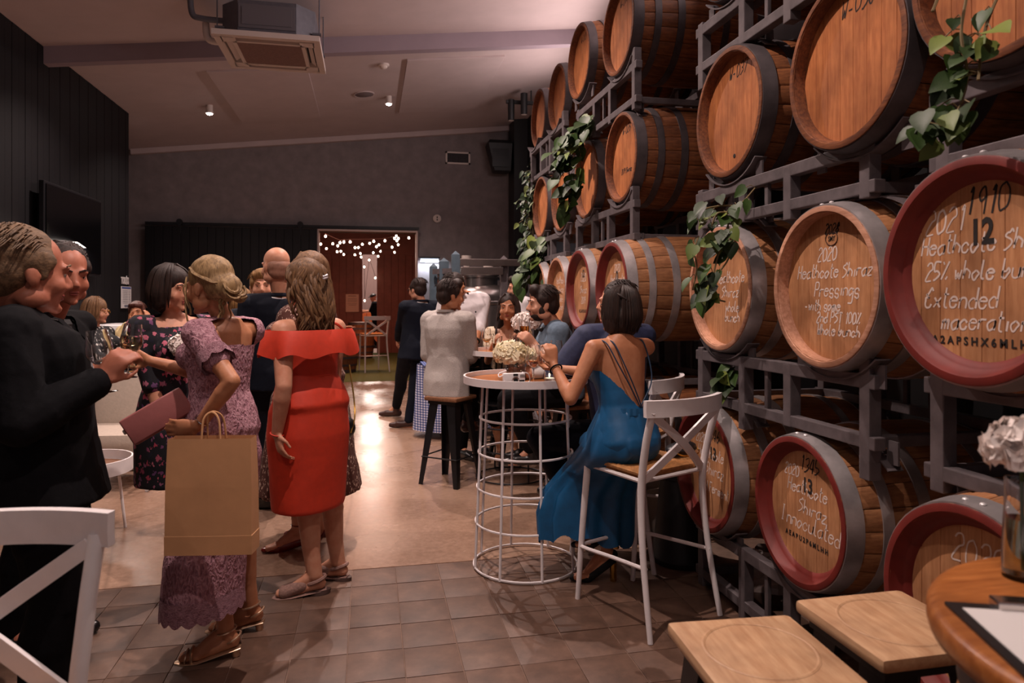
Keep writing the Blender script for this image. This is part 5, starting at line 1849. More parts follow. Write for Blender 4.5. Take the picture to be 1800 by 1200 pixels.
def spots(name, base, cols, scale, thr, kind='F1', jitter=1., stretch=(1, 1, 1)):
    k = NT(name)
    v = k.coord(stretch)
    vo = k.n('ShaderNodeTexVoronoi', feature=kind, _Scale=scale, _Randomness=jitter)
    wob = k.mix(.04, v, k.n('ShaderNodeTexNoise', _Scale=35.).outputs[1])
    k.l(wob, vo.inputs['Vector'])
    r = k.ramp(vo.outputs['Distance'], [(thr, (1, 1, 1, 1)), (thr+.04, (0, 0, 0, 1))])
    sp = k.n('ShaderNodeSeparateColor')
    k.l(vo.outputs['Color'], sp.inputs[0])
    c = k.ramp(sp.outputs[0], cols)
    c2 = k.mix(r, base, c)
    k.l(c2, k.b.inputs['Base Color'])
    k.b.inputs['Roughness'].default_value = .85
    return k.m
M_FLORAL = spots('floral_print', '0c0c16', [(0, '0c0c16'), (.28, '14142a'), (.3, 'b0546a'), (.55, 'c46f80'), (.8, '5c3d6a'), (1, 'a83c4e')], 30, .36)
M_SPOT = spots('brown_spotted_print', '4c241a', [(0, 'b09484'), (1, 'c4a898')], 58, .30, stretch=(1, 1, .62))
M_POLKA = spots('polka_dots', '0d0d10', [(0, 'd2ccc6'), (1, 'd2ccc6')], 22, .26, 'F1', .35)
M_CREAMFL = spots('cream_floral_print', 'c9b79f', [(0, '6d5a3a'), (.5, '3c3a2a'), (1, 'a87a4a')], 34, .30)
M_CREAM = M('cream_blouse', 'c2a878', .8, 0, .15, 30, .1)
def lacemat():
    k = NT('dusty_pink_lace')
    v = k.coord()
    wob = k.mix(.10, v, k.n('ShaderNodeTexNoise', _Scale=16., _Detail=3.).outputs[1])
    vo = k.n('ShaderNodeTexVoronoi', feature='DISTANCE_TO_EDGE', _Scale=34.)
    k.l(wob, vo.inputs['Vector'])
    nz = k.noise(v, 60, 4, .7)
    c = k.ramp(vo.outputs[0], [(0, 'c497a0'), (.12, 'a3707c'), (.35, '7f4f5c')])
    c = k.mix(.35, c, k.ramp(nz, [(.35, '6f414e'), (.65, 'bf93a0')]))
    k.l(c, k.b.inputs['Base Color'])
    k.b.inputs['Roughness'].default_value = .8
    iv = k.n('ShaderNodeMath', operation='SUBTRACT')
    iv.inputs[0].default_value = .4
    k.l(vo.outputs[0], iv.inputs[1])
    k.bump(iv.outputs[0], .9, .012)
    return k.m
M_LACE = lacemat()
def stripes(name, a, b, scale, rot):
    k = NT(name)
    w = k.n('ShaderNodeTexWave', _Scale=scale)
    k.l(k.coord(rot=rot), w.inputs[0])
    k.l(k.ramp(w.outputs[1], [(.80, a), (.86, b)]), k.b.inputs['Base Color'])
    return k.m
M_TIE = stripes('striped_tie', '101014', 'b5aeb0', 9, (0, .7, .6))

# hair -------------------------------------------------------------------
def hair_mesh(s, parts, mat, strands=None, vox=.009, name='hair', fold=.003, fsc=26):
    g = G()
    parts(g)
    me = remesh(s.rel(g), vox, mat, name, 2, None, fold, fsc)
    o = s.put(name, me)
    if strands:
        gs = G()
        strands(gs)
        s.rel(gs)
        st = link('hair_strands', gs.mesh('hair_strands', mat), o)
        st['kind'] = 'stuff'
    return o
def short_hair(s, mat, vol=1., quiff=.0, fringe=.0, recede=0.):
    def parts(g):
        s.hell(g, (0, -.026-recede, .048), (.082*vol, .098, .084*vol), nu=20, nv=12)
        s.hell(g, (0, -.058, -.005), (.079, .062, .078))
        for q in (-1, 1):
            s.hell(g, (q*.066, -.005, .03), (.020, .050, .040))
            s.hell(g, (q*.073, .012, .0), (.008, .014, .028))
        if quiff:
            s.hell(g, (0, .045, .095), (.06, .042, .03+quiff))
        if fringe:
            for q in range(-3, 4):
                s.hell(g, (q*.019, .066-abs(q)*.005, .082), (.018, .022, .026))
    def strands(g):
        rr = random.Random(3)
        for k in range(200):
            a = rr.uniform(-2.6, 2.6)
            e = rr.uniform(.15, 1.35)
            x, y, z = .082*math.sin(a)*math.cos(e), -.026-recede-.098*math.cos(a)*math.cos(e), .048+.082*math.sin(e)
            y2 = -.026-recede-(y+.026+recede)
            p = s.hp(x, y2, z)
            dx, dz = .02*math.sin(a), -.02
            g.tube([p, s.hp(x*1.03+dx*.3, y2*1.0-.012, z+.004), s.hp(x*1.04+dx, y2-.028, z-.012)], [.0022*s.hs, .0026*s.hs, .0008], 5)
    return hair_mesh(s, parts, mat, strands)
def wave_path(s, pts, amp, turns, ph, k=7):
    P = bez([s.hp(*p) for p in pts], k)
    n = len(P)
    out = []
    for i, p in enumerate(P):
        u = i/(n-1)
        out.append(p+s.R @ V(math.sin(ph+turns*2*PI*u), math.cos(ph*1.7+turns*2*PI*u)*.6, 0)*amp*min(1, u*2.2))
    return out
def long_hair(s, mat, length=.34, width=.085, amp=.012, turns=1.6, n=60, r=.011, side=0., seed=1, front=False, vol=1.):
    def parts(g):
        s.hell(g, (0, -.024, .045), (.084*vol, .098*vol, .084*vol), nu=20, nv=12)
        s.hell(g, (0, -.060, -.03), (.088*vol, .062, .10))
        for q in (-1, 1):
            s.hell(g, (q*.070, -.012, -.02), (.024, .055, .085))
        g.ell_rings([(s.hp(side*.2, -.068, -.06), s.R @ V(1, 0, 0), s.R @ V(0, 1, 0), .085*s.hs*vol, .05*s.hs), (s.hp(side*.6, -.085, -.06-length*.5), s.R @ V(1, 0, 0), s.R @ V(0, 1, 0), width*s.hs*1.05, .042*s.hs), (s.hp(side, -.082, -.06-length), s.R @ V(1, 0, 0), s.R @ V(0, 1, 0), width*.75*s.hs, .026*s.hs)], 16)
    rr = random.Random(seed)
    def strands(g):
        for k in range(n):
            a = rr.uniform(-1, 1)
            x0 = a*.06
            y0 = -.06+rr.uniform(-.02, .06)*(abs(a))
            zt = .10-.02*abs(a)
            xm = a*.088*vol
            yb = -.085-.045*(1-a*a)*vol
            xe = side+a*width+rr.uniform(-.012, .012)
            le = length*rr.uniform(.82, 1.08)
            pts = [(x0*.5, -.02, .125), (x0*1.2, -.095*(1-.25*a*a), .075), (xm, yb+.012, -.02), (side*.5+xm, yb-.004, -.06-le*.45), (xe, yb+.012+rr.uniform(-.01, .01), -.06-le)]
            P = wave_path(s, pts, amp, turns*rr.uniform(.85, 1.15), rr.uniform(0, 6))
            rad = [r*s.hs*(.35+.65*min(1, i/5))*(1 if i < len(P)*.75 else max(.15, 1-(i-len(P)*.75)/(len(P)*.26))) for i in range(len(P))]
            g.tube(P, rad, 6)
        # locks sweeping over the ears
        for q in (-1, 1):
            for k in range(6):
                P = wave_path(s, [(q*.02, .03-.012*k, .125-.004*k), (q*.075, .03-.018*k, .05), (q*.09, -.01-.012*k, -.05), (q*(.095 if front else .085)+side*.3, (.05 if front and q > 0 else -.03), -.06-length*rr.uniform(.4, .8))], amp*.8, turns, rr.uniform(0, 6))
                g.tube(P, [r*s.hs*(1 if i < len(P)*.7 else .5) for i in range(len(P))], 6)
    return hair_mesh(s, parts, mat, strands)
def bob_hair(s, mat, drop=.10, vol=1.06, strand_n=70, seed=2):
    def parts(g):
        s.hell(g, (0, -.022, .045), (.085*vol, .100*vol, .085*vol), nu=20, nv=12)
        s.hell(g, (0, -.050, -.03-drop*.2), (.092*vol, .070, .075+drop*.45))
        for q in (-1, 1):
            s.hell(g, (q*.078, -.012, -.02-drop*.25), (.020, .056, .07+drop*.4))
    def strands(g):
        rr = random.Random(seed)
        for k in range(strand_n):
            a = rr.uniform(-2.35, 2.35)
            sx, cy = math.sin(a), -math.cos(a)
            kx, ky = .097*vol, .108*vol
            lo = -.06-drop*rr.uniform(.75, 1.1)
            pts = [(sx*.02, cy*.03-.02, .132*vol), (sx*kx*.8, -.02+cy*ky*.8, .095), (sx*kx, -.022+cy*ky, .01), (sx*kx*1.0, -.024+cy*ky*.98, -.05), (sx*kx*.86, -.02+cy*ky*.82, lo)]
            P = bez([s.hp(*p) for p in pts], 4)
            g.tube(P, [.0085*s.hs*(1 if i < len(P)-5 else .8-.15*(i-len(P)+5)) for i in range(len(P))], 5)
    return hair_mesh(s, parts, mat, strands)
def updo_hair(s, mat, seed=4):
    def parts(g):
        s.hell(g, (0, -.026, .050), (.086, .102, .090), nu=20, nv=12)
        s.hell(g, (0, -.075, -.005), (.080, .062, .075))
        s.hell(g, (0, -.115, -.02), (.062, .052, .060))
    rr = random.Random(seed)
    def strands(g):
        for k in range(70):
            a = rr.uniform(-1.5, 1.5)
            pts = [(math.sin(a)*.075, .055*math.cos(a), .075+.02*math.cos(a)), (math.sin(a)*.088, -.02, .085-.035*abs(math.sin(a))), (math.sin(a)*.075, -.095, .035-.03*abs(math.sin(a))), (math.sin(a)*.03, -.150+.02*abs(a), -.01+rr.uniform(-.03, .02))]
            P = wave_path(s, pts, .004, 1, rr.uniform(0, 6), 5)
            g.tube(P, [.0075*s.hs]*len(P), 5)
        for k in range(26):
            t0 = rr.uniform(0, 6.28)
            c = V(rr.uniform(-.03, .03), -.128+rr.uniform(-.015, .015), -.02+rr.uniform(-.04, .03))
            rad = rr.uniform(.016, .034)
            P = [s.hp(c.x+rad*math.cos(t0+u*.75), c.y-.012+.02*math.sin(u*.6+t0), c.z+rad*math.sin(t0+u*.75)) for u in range(7)]
            g.tube(bez(P, 3), .0075*s.hs, 5)
        for q, l in ((-1, .19), (-1, .15), (1, .16), (-1, .12)):
            g.tube(wave_path(s, [(q*.070, .045, .05), (q*.083, .050, -.01), (q*.078, .048+rr.uniform(-.01, .01), .03-l)], .005, 1.3, rr.uniform(0, 5)), .0042*s.hs, 5)
        for k in range(5):
            x = rr.uniform(-.05, .05)
            g.tube(wave_path(s, [(x*.6, -.10, -.05), (x, -.095, -.09), (x*1.2, -.085+rr.uniform(-.01, .02), -.15)], .008, 1.5, rr.uniform(0, 5)), .004*s.hs, 5)
    return hair_mesh(s, parts, mat, strands)
# ------------------------------------------------------------------ the guests
LEFT, AWAY = V(-.979, .2045, 0), V(.2045, .979, 0)
def facing(l, a, z=0.):
    q = LEFT*l+AWAY*a
    return (q.x, q.y, z)
def held_glass(loc, label, fill, lvl, tilt, s=1.05):
    return wine_glass(loc, label, fill, lvl, s, tilt, 'wine glasses held in hands')

# 1 woman in dusty pink lace
p = Fig('woman in dusty pink lace dress with blond updo holding a pink clutch and a glass', (-0.609, 3.069, 0.92), (-0.582, 3.084, 1.383), facing(.95, .30), facing(.93, .34, -.14), 'f', .94, 1.02, SK_TAN, head=(-0.651, 3.058, 1.521),
        wr=((-0.647, 2.873, 0.975), (-0.911, 3.184, 1.208)), pole=((.6, -.5, -.5), (.2, .3, -1)),
        an=((-0.571, 3.01, 0.113), (-0.51, 3.233, 0.115)), toe=((-.95, -.06, 0), (-.95, .1, 0)), hh=.075, vox=.0065,
        hand=((facing(.93, -.1, -.05), facing(.15, 1., .1), .32, .15), (facing(.9, .1, .28), facing(.2, -.8, -.1), .55, .6)))
p.body()
def ring_at(s, z, rx, ry, off=0., side=0.):
    c = V(s.pel.x, s.pel.y, z)+s.f*off+s.r*side
    return (c, s.r, s.f, rx, ry, .92)
p.garment('dress', M_LACE, -.1, .90, .010, (.26, .26), .016, skirt=[ring_at(p, .96, .15, .12, 0), ring_at(p, .82, .170, .158, .0), ring_at(p, .62, .165, .150, .02), ring_at(p, .42, .172, .138, .022, -.05), ring_at(p, .235, .175, .138, .024, -.065)],
          cut=lambda q: (lambda L: L[1] < -.03 and L[2] > .79 and abs(L[0]) < .125)(p.loc(q)), fold=.003, fscale=26, vox=.0075)
# scalloped lace edges of the sleeves and hem
for i in (0, 1):
    g = G()
    c0, c1 = p.sh[i].lerp(p.el[i], .50), p.sh[i].lerp(p.el[i], .58)
    a, b, d = frame_from(p.el[i]-p.sh[i])
    rg = []
    for k, (c, r_) in enumerate(((p.sh[i].lerp(p.el[i], .40), .062), (c0, .066), (c1, .069))):
        rg.append([c+d*(.014*abs(math.sin(4*2*PI*j/48)) if k == 2 else 0)+a*(r_*math.cos(2*PI*j/48))+b*(r_*math.sin(2*PI*j/48)) for j in range(48)])
    g.ring_loft(rg, False, False)
    p.put('sleeve_edge', p.rel(g).mesh('sleeve_edge', M_LACE))
g = G()
rg = []
for k, (z, e) in enumerate(((.29, 0), (.24, .004), (.215, .006))):
    c = ring_at(p, z, .178+e, .141+e, .024, -.065)
    rg.append([V(c[0])+c[1]*(c[3]*math.cos(2*PI*j/72))+c[2]*(c[4]*math.sin(2*PI*j/72))+V(0, 0, -(.018*abs(math.sin(9*2*PI*j/72)) if k == 2 else 0)) for j in range(72)])
g.ring_loft(rg, False, False)
p.put('hem_lace', p.rel(g).mesh('hem_lace', M_LACE))
updo_hair(p, H_BLOND)
p.face(brow=H_BLOND)
M_CHAMP = M('champagne_metal', 'd0b093', .3, metal=.8)
for i in (0, 1):
    p.heel(i, M_CHAMP, M_CHAMP, 'sandal', .016)
g = G().tube([p.wr[0]+(p.el[0]-p.wr[0]).normalized()*.03+a_*.03*math.cos(t_)+b_*.027*math.sin(t_) for a_, b_, _ in [frame_from(p.el[0]-p.wr[0])] for t_ in [2*PI*k/24 for k in range(25)]], .0028, 6, False)
p.put('bracelet', p.rel(g).mesh('bracelet', M_chrome))
t = thing('clutch_bag', 'large dusty pink clutch held by the woman in lace', 'bag', (-0.813, 2.943, 1.009))
vr = (V((-0.71, 2.907, 1.067))-V((-0.884, 2.861, 0.962))).normalized()
vf = V(AWAY.x, AWAY.y, .15)
vf = (vf-vr*vf.dot(vr)).normalized()
vu = vr.cross(vf) * -1 if vr.cross(vf).z < 0 else vr.cross(vf)
Rc_ = Matrix((vr, vf, vu)).transposed()
M_PINKL = M('pink_leather', '9a5a58', .55, 0, .08, 20, .1)
obj('body', G().rbox((0, 0, 0), (.245, .030, .115), .014, Rc_), M_PINKL, t, sharp=60)
obj('flap', G().rbox(Rc_ @ V(0, -.012, .002), (.243, .012, .108), .006, Rc_), M_PINKL, t, sharp=60)
obj('clasp', G().rbox(Rc_ @ V(-.125, 0, .01), (.012, .012, .02), .004, Rc_), M_offwhite, t)
t = thing('paper_bag', 'brown kraft paper carrier bag hanging from the arm of the woman in lace', 'bag', (-0.575, 2.776, 0.519), -.16)
M_KRAFT = M('kraft_paper', 'c69468', .8, 0, .08, 6, .15)
g = G()
hw, hd, hh_ = .160, .045, .43
rg = []
for z, w, d in ((0, 1, 1), (.07, 1.0, 1.0), (.072, .99, .99), (.25, .985, .9), (.43, .95, .75)):
    rg.append([V(x*hw*w, y*hd*d, z) for x, y in ((-1, -1), (0, -1.06), (1, -1), (1.0, 0), (1, 1), (0, 1.06), (-1, 1), (-.96, 0))])
g.ring_loft(rg, True, False)
obj('bag_body', g, M_KRAFT, t, False)
for y in (-.03, .03):
    obj('handle', G().tube(bez([(-.03, y, .42), (-.025, y*.7, .50), (0, y*.3, .525), (.03, y*.7, .50), (.04, y, .42)]), .004, 6), M_KRAFT, t)
held_glass(tuple(V((-0.979, 3.126, 1.148))), 'glass of white wine raised by the woman in lace', M_wine_white, .75, (0, .10, 0), 1.06)

# 2 man in charcoal suit, nearest on the left
p = Fig('stout man in charcoal suit with greying brown hair, in profile at the left edge', (-1.052, 2.569, 0.918), (-1.16, 2.592, 1.418), facing(-.86, .5), facing(-.62, .76, -.10), 'm', 1.0, 1.30, SK_RED,
        wr=((-0.954, 2.672, 1.216), (-0.846, 2.445, 1.207)), pole=((.0, .3, -1), (-.1, -.5, -1)), vox=.0085, hs=1.13, head=(-1.098, 2.559, 1.558),
        hand=((facing(-.8, 0, .2), facing(.0, -1, .1), .7, .6), (facing(-.55, .2, .75), facing(-.2, .9, .1), .75, .6)))
p.body()
p.suit(M_SUIT, M_SUIT_BK, M_SHIRT, M_TIE, v=True, fold=.005)
short_hair(p, H_GREY, 1.03, 0, 0, .012)
p.face(brow=H_GREY)
held_glass(tuple(V((-0.843, 2.485, 1.161))), 'empty wine glass in the hands of the man in charcoal at the left', None, .2, (0, -.14, 0), 1.0)

# 3 man with striped tie behind him
p = Fig('man in black suit with striped tie standing behind the man in charcoal', (-1.397, 3.305, 0.936), (-1.339, 3.293, 1.406), facing(-.99, -.12), facing(-.75, -.55, -.16), 'm', 1.02, .9, SK_RED, vox=.009, head=(-1.229, 3.179, 1.573), hs=1.0, wr=((-1.444, 3.489, 0.919), (-1.24, 3.068, 0.937)))
p.body()
p.suit(M_SUIT_BK, M_SUIT_BK, M_SUIT, M_TIE, v=True, vw=.05)
short_hair(p, H_DARK, 1., 0, 0, .01)
p.face(brow=H_DARK)

# 4 woman in navy floral dress
p = Fig('woman in navy floral dress with dark bob and white rose corsage', (-0.976, 3.882, 0.88), (-0.994, 3.885, 1.383), facing(-.62, -.70), facing(-.85, -.25, -.08), 'f', .97, 1.08, SK_FAIR, vox=.0085, hh=.04, head=(-0.991, 3.844, 1.525),
        wr=(None, (-0.969, 3.727, 0.761)), an=((-0.955, 4, 0.092), (-0.885, 3.883, 0.117)))
p.body()
p.garment('dress', M_FLORAL, -.1, .955, .012, (.46, .46), .016, skirt=[ring_at(p, .94, .17, .14), ring_at(p, .80, .205, .17), ring_at(p, .52, .20, .17)], fold=.003,
          cut=lambda q: (lambda L: L[1] > .0 and L[2] > .90-.0*abs(L[0]) and abs(L[0]) < .10)(p.loc(q)))
bob_hair(p, H_DARK, .05, 1.03)
p.face()
for i in (0, 1):
    p.heel(i, M_SHOE, M_SHOE, 'pump')
t = thing('rose_corsage', 'white rose corsage pinned to the navy floral dress', 'flower', (-0.9, 3.661, 1.244))
obj('bloom', flower_ball(G(), .046, 130, .026, .95, 21, -.9), M_petal_w, t, False)
obj('leaf', G().add([(.03, 0, -.03), (.07, .01, -.02), (.075, .0, -.06), (.035, -.01, -.06)], [(0, 1, 2, 3)]).add([(.01, 0, -.04), (.03, .01, -.09), (.0, .0, -.08)], [(0, 1, 2)]), M_stem, t, False)

# 5 woman in red dress
p = Fig('woman in red off-shoulder dress with wavy brown hair and a jewelled clip', (-0.295, 3.637, 0.934), (-0.284, 3.635, 1.367), facing(.86, .48), facing(.85, .5, -.05), 'f', .975, 1.22, SK_FAIR,
        wr=((-0.425, 3.44, 0.831), (-0.219, 3.877, 0.747)), pole=((.2, -.6, -.2), None), an=((-0.262, 3.569, 0.101), (-0.156, 3.731, 0.099)), toe=((-.93, -.05, 0), (-.85, .4, 0)), hh=.045, vox=.0068, head=(-0.32, 3.601, 1.552),
        hand=((facing(-.25, -.1, -1), facing(-.7, .6, 0), .42, .3), None))
p.body()
p.garment('dress', M_RED, -.1, .80, .009, 0, None, skirt=[ring_at(p, 1.06, .150, .120), ring_at(p, .92, .205, .165), ring_at(p, .80, .218, .175), ring_at(p, .62, .205, .165), ring_at(p, .425, .195, .155)], fold=.0022, fscale=7, vox=.0085, sm=9)
# off-shoulder frill
g = G()
rg = []
N = 72
for k, (f, dr, dz) in enumerate(((.86, .012, .0), (.84, .026, -.03), (.80, .040, -.09), (.78, .046, -.125))):
    c = p.pos(.86)+V(0, 0, dz+.015)
    rr_ = []
    for j in range(N):
        t_ = 2*PI*j/N
        rx, ry = .232+dr, .140+dr
        w = 1+.035*math.sin(7*t_+.6)*(k/3)+.02*math.sin(11*t_)*(k/3)
        rr_.append(c+p.sr*(rx*w*math.copysign(abs(math.cos(t_))**.85, math.cos(t_)))+p.sf*(ry*w*math.copysign(abs(math.sin(t_))**.85, math.sin(t_)))+V(0, 0, .012*math.sin(7*t_+.3)*(k/3)+(-.035*math.sin(t_) if False else 0)))
    rg.append(rr_)
rg += [[q+(c-q).normalized()*.004 for q in r_] for r_ in rg[::-1]]
g.ring_loft(rg, False, False)
p.put('frill', p.rel(g).mesh('frill', M_RED))
for sg in (-1, 1):
    pts = [p.pos(.86)+p.sr*sg*.16-p.sf*.085, p.pos(.95)+p.sr*sg*.105-p.sf*.075, p.nec+p.sr*sg*.075-p.sf*.02+V(0, 0, -.01), p.pos(.95)+p.sr*sg*.09+p.sf*.06, p.pos(.84)+p.sr*sg*.10+p.sf*.12]
    p.put('strap', p.rel(G().tube(bez(pts), .0075, 6, True, (0, 0, 1), .5)).mesh('strap', M_RED))
p.put('waist_seam', p.rel(G().tube([V(c_[0])+c_[1]*((c_[3]+.012)*math.cos(2*PI*k/40))+c_[2]*((c_[4]+.012)*math.sin(2*PI*k/40)) for c_ in [p.sec(.36)] for k in range(41)], .003, 5, False)).mesh('waist_seam', M_RED))
long_hair(p, H_BROWN, .22, .098, .022, 1.7, 110, .0105, .01, 5, vol=1.06)
p.face(brow=H_BROWN)
for i in (0, 1):
    p.heel(i, M('taupe_mesh_shoe', '8a6a60', .8, 0, .2, 90, .4), M('wedge_sole', '4a3630', .7), 'wedge')
g = G()
for k in range(9):
    for z in (0, 1):
        g.ell(p.hp(-.02+.0095*k, -.172+.0016*k*k*.6, .012+.0022*k+.011*z), (.0062, .0062, .0062), None, 8, 6)
o = p.put('hair_clip', p.rel(g).mesh('hair_clip', M('clip_jewels', 'd8d4d6', .15, metal=.6)), 'jewelled white hair clip')
o['kind'] = 'stuff'
g = G().tube([p.wr[0]+a_*.032*math.cos(t_)+b_*.030*math.sin(t_) for a_, b_, _ in [frame_from(p.el[0]-p.wr[0])] for t_ in [2*PI*k/24 for k in range(25)]], .0035, 6, False)
p.put('bracelet', p.rel(g).mesh('bracelet', M_RED))

# 6 woman in spotted dress behind her
p = Fig('woman in brown spotted midi dress with long smooth hair behind the red dress', (-0.343, 4.311, 0.987), (-0.35, 4.313, 1.391), facing(.95, .1), facing(.85, .5, 0), 'f', 1.02, 1.22, SK_FAIR,
        an=((-0.403, 4.252, 0.111), (-0.303, 4.456, 0.056)), toe=((-.94, -.2, 0), (-.9, .1, 0)), hh=.085, vox=.009, head=(-0.354, 4.283, 1.63), hs=1.04, wr=((-0.403, 4.089, 0.942), (-0.47, 4.491, 0.891)))
p.body()
p.garment('dress', M_SPOT, -.1, .97, .022, (.78, .78), .045, skirt=[ring_at(p, 1.06, .17, .14), ring_at(p, .90, .235, .21), ring_at(p, .60, .27, .25), ring_at(p, .33, .30, .30)], fold=.007)
long_hair(p, H_LBROWN, .26, .085, .006, 1., 50, .011, .0, 8, vol=1.06)
p.face(brow=H_LBROWN)
for i in (0, 1):
    p.heel(i, M('red_patent', '6e1512', .2, spec=.7), None, 'pump', .008)
p.put('ankle_strap', p.rel(G().tube([p.an[0]+V(.040*math.cos(t_), .040*math.sin(t_), .03) for t_ in [2*PI*k/24 for k in range(25)]], .005, 6, False)).mesh('ankle_strap', bpy.data.materials['red_patent']))
t = thing('shoulder_bag', 'small black quilted bag with chain on the far side of the red dress', 'bag', (-0.122, 3.856, 0.772))
obj('body', G().ell((0, 0, 0), (.055, .06, .06), None, 16, 10), M_leather, t)
obj('flap', G().ell((0, -.01, .02), (.052, .058, .045), None, 16, 10), M_leather, t)
obj('chain', G().tube(bez([(.03, -.05, -.02), (.05, -.02, .06), (.045, .02, .16), (.02, .05, .34)]), .0045, 5), M_gold, t)

# 7 bald man in navy
p = Fig('bald man in dark navy suit seen from behind left', (-0.635, 4.985, 0.989), (-0.589, 4.976, 1.495), facing(.55, .82), facing(.72, .62, -.05), 'm', 1.08, 1.0, SK_FAIR, vox=.009, head=(-0.623, 4.952, 1.702),
        an=((-0.705, 5.112, 0.086), (-0.654, 5.193, 0.085)), toe=((-.8, .3, 0), (-.9, -.1, 0)))
p.body()
p.suit(M_NAVY, M_NAVY, M_SHIRT)
hair_mesh(p, lambda g: (p.hell(g, (0, -.036, -.006), (.0775, .0845, .070), nu=20, nv=12), p.hell(g, (0, -.045, -.045), (.070, .066, .05))), H_STUB, None, .009, 'stubble', 0)
p.face(brow=H_STUB)

# 8 young man with a tumbler
p = Fig('young man with sandy hair, open white shirt and navy jacket holding a tumbler', (-0.888, 5.927, 0.903), (-0.854, 5.848, 1.387), facing(-.25, -.95), facing(-.35, -.9, -.02), 'm', 1.03, .97, SK_FAIR, vox=.0085, head=(-0.815, 5.666, 1.58),
        wr=(None, (-0.759, 5.45, 1.233)), hand=(None, (facing(.8, -.2, .5), facing(.3, .9, .1), .7, .5)))
p.body()
p.suit(M_NAVY, M_NAVY, M_SHIRT, None, v=True)
for sg in (-1, 1):
    g = G()
    n_ = p.nec
    g.add([n_+p.sr*sg*.065+V(0, 0, .02), n_+p.sr*sg*.075+p.sf*.05+V(0, 0, -.01), n_+p.sr*sg*.10+p.sf*.085+V(0, 0, -.07), n_+p.sr*sg*.03+p.sf*.095+V(0, 0, -.045)], [(0, 1, 2, 3)])
    p.put('collar_wing', p.rel(g).mesh('collar_wing', M_SHIRT, False))
short_hair(p, H_SAND, 1.04, .012, 1)
p.face(brow=H_SAND)
q = tumbler((-0.804, 5.399, 1.261), .036, .105, 'amber drink in a tumbler held by the sandy-haired young man', M_beer, .45, 'drink_tumbler', 'glass', 1.1)
obj('straw', G().tube([(.0, 0, .01), (-.025, 0, .16)], .003, 6), M_black, q)

# 9 blond guest mostly hidden
p = Fig('blond guest almost hidden between the lace dress and the young man', (-1.228, 7.203, 0.842), (-1.228, 7.203, 1.314), facing(.2, .9), None, 'f', .95, 1., SK_FAIR, vox=.012, head=(-1.228, 7.203, 1.471))
p.body()
p.garment('dress', M_SUIT_BK, -.1, .93, .012, (.4, .4), .016, skirt=[ring_at(p, .94, .16, .13), ring_at(p, .5, .2, .18)], vox=.014)
bob_hair(p, H_SAND, .08, 1.08)

# 10 man in navy with glasses near the doorway
p = Fig('man with glasses in dark navy suit standing near the lit doorway', (0.542, 8.059, 0.931), (0.607, 8.046, 1.46), facing(.55, .83), facing(.75, .6, -.12), 'm', 1.03, 1.05, SK_FAIR, vox=.010, head=(0.555, 8.057, 1.599),
        wr=((0.352, 8.355, 1.003), (0.505, 8.425, 0.977)), pole=((-.6, -.3, -.5), None), an=((0.352, 8.865, 0.129), (0.463, 8.055, 0.068)), toe=((-.8, .3, 0), (-.8, .2, 0)))
p.body()
p.suit(M_NAVY, M_NAVY, M_SHIRT, shoe_mat=M_SHOE_BR)
short_hair(p, H_DARK, .98, 0, 0, .006)
p.face()
g = G()
for q in (-1, 1):
    g.tube([p.hp(q*.032+.022*math.cos(t_), .100, .0+.017*math.sin(t_)) for t_ in [2*PI*k/14 for k in range(15)]], .002, 5, False)
    g.tube([p.hp(q*.055, .098, .004), p.hp(q*.078, .02, .006), p.hp(q*.080, -.02, -.002)], .002, 5)
p.put('glasses', p.rel(g).mesh('glasses', M_black))

# 11 man in linen jacket on a stool
p = Fig('dark-haired man in pale linen jacket sitting on a dark stool', (0.635, 5.649, 0.814), (0.635, 5.649, 1.371), facing(-.55, .80), facing(-.86, .42, -.08), 'm', 1.02, 1.06, SK_TAN, vox=.0085, head=(0.665, 5.623, 1.511),
        wr=((0.584, 5.987, 0.956), (0.857, 5.807, 0.966)), pole=((-.25, -.5, -1), (.1, -.5, -1)), an=((0.76, 6.124, 0.393), (0.841, 5.903, 0.437)), gz=(.30, .33), toe=((.6, .7, 0), (.75, .5, 0)))
p.body()
p.suit(M_LINEN_J, M_SUIT_BK, M_SHIRT, hem=-.235, fold=.006, shoe_mat=M_SHOE_BR)
short_hair(p, H_DARK, 1.03, .016)
p.face()

# checked cloth beyond the stool
t = thing('checked_cloth', 'blue and white checked cloth hanging behind the dark stool', 'cloth', (.92, 7.55, 0))
g = G()
rg = []
for z, e in ((.78, 0), (.6, .01), (.3, .03), (.08, .045)):
    rg.append([V((.40+e)*math.cos(2*PI*j/60)*(1+.02*math.sin(8*2*PI*j/60)*(1-z)), (.30+e)*math.sin(2*PI*j/60)*(1+.04*math.sin(9*2*PI*j/60)*(1-z)), z) for j in range(60)])
g.ring_loft(rg, False, True)
obj('drape', g, M_gingham, t)
obj('top', G().box((0, 0, .782), (.7, .5, .01)), M_gingham, t, False)
obj('leg', G().box((0, 0, .39), (.3, .2, .78)), M_black, t, False)

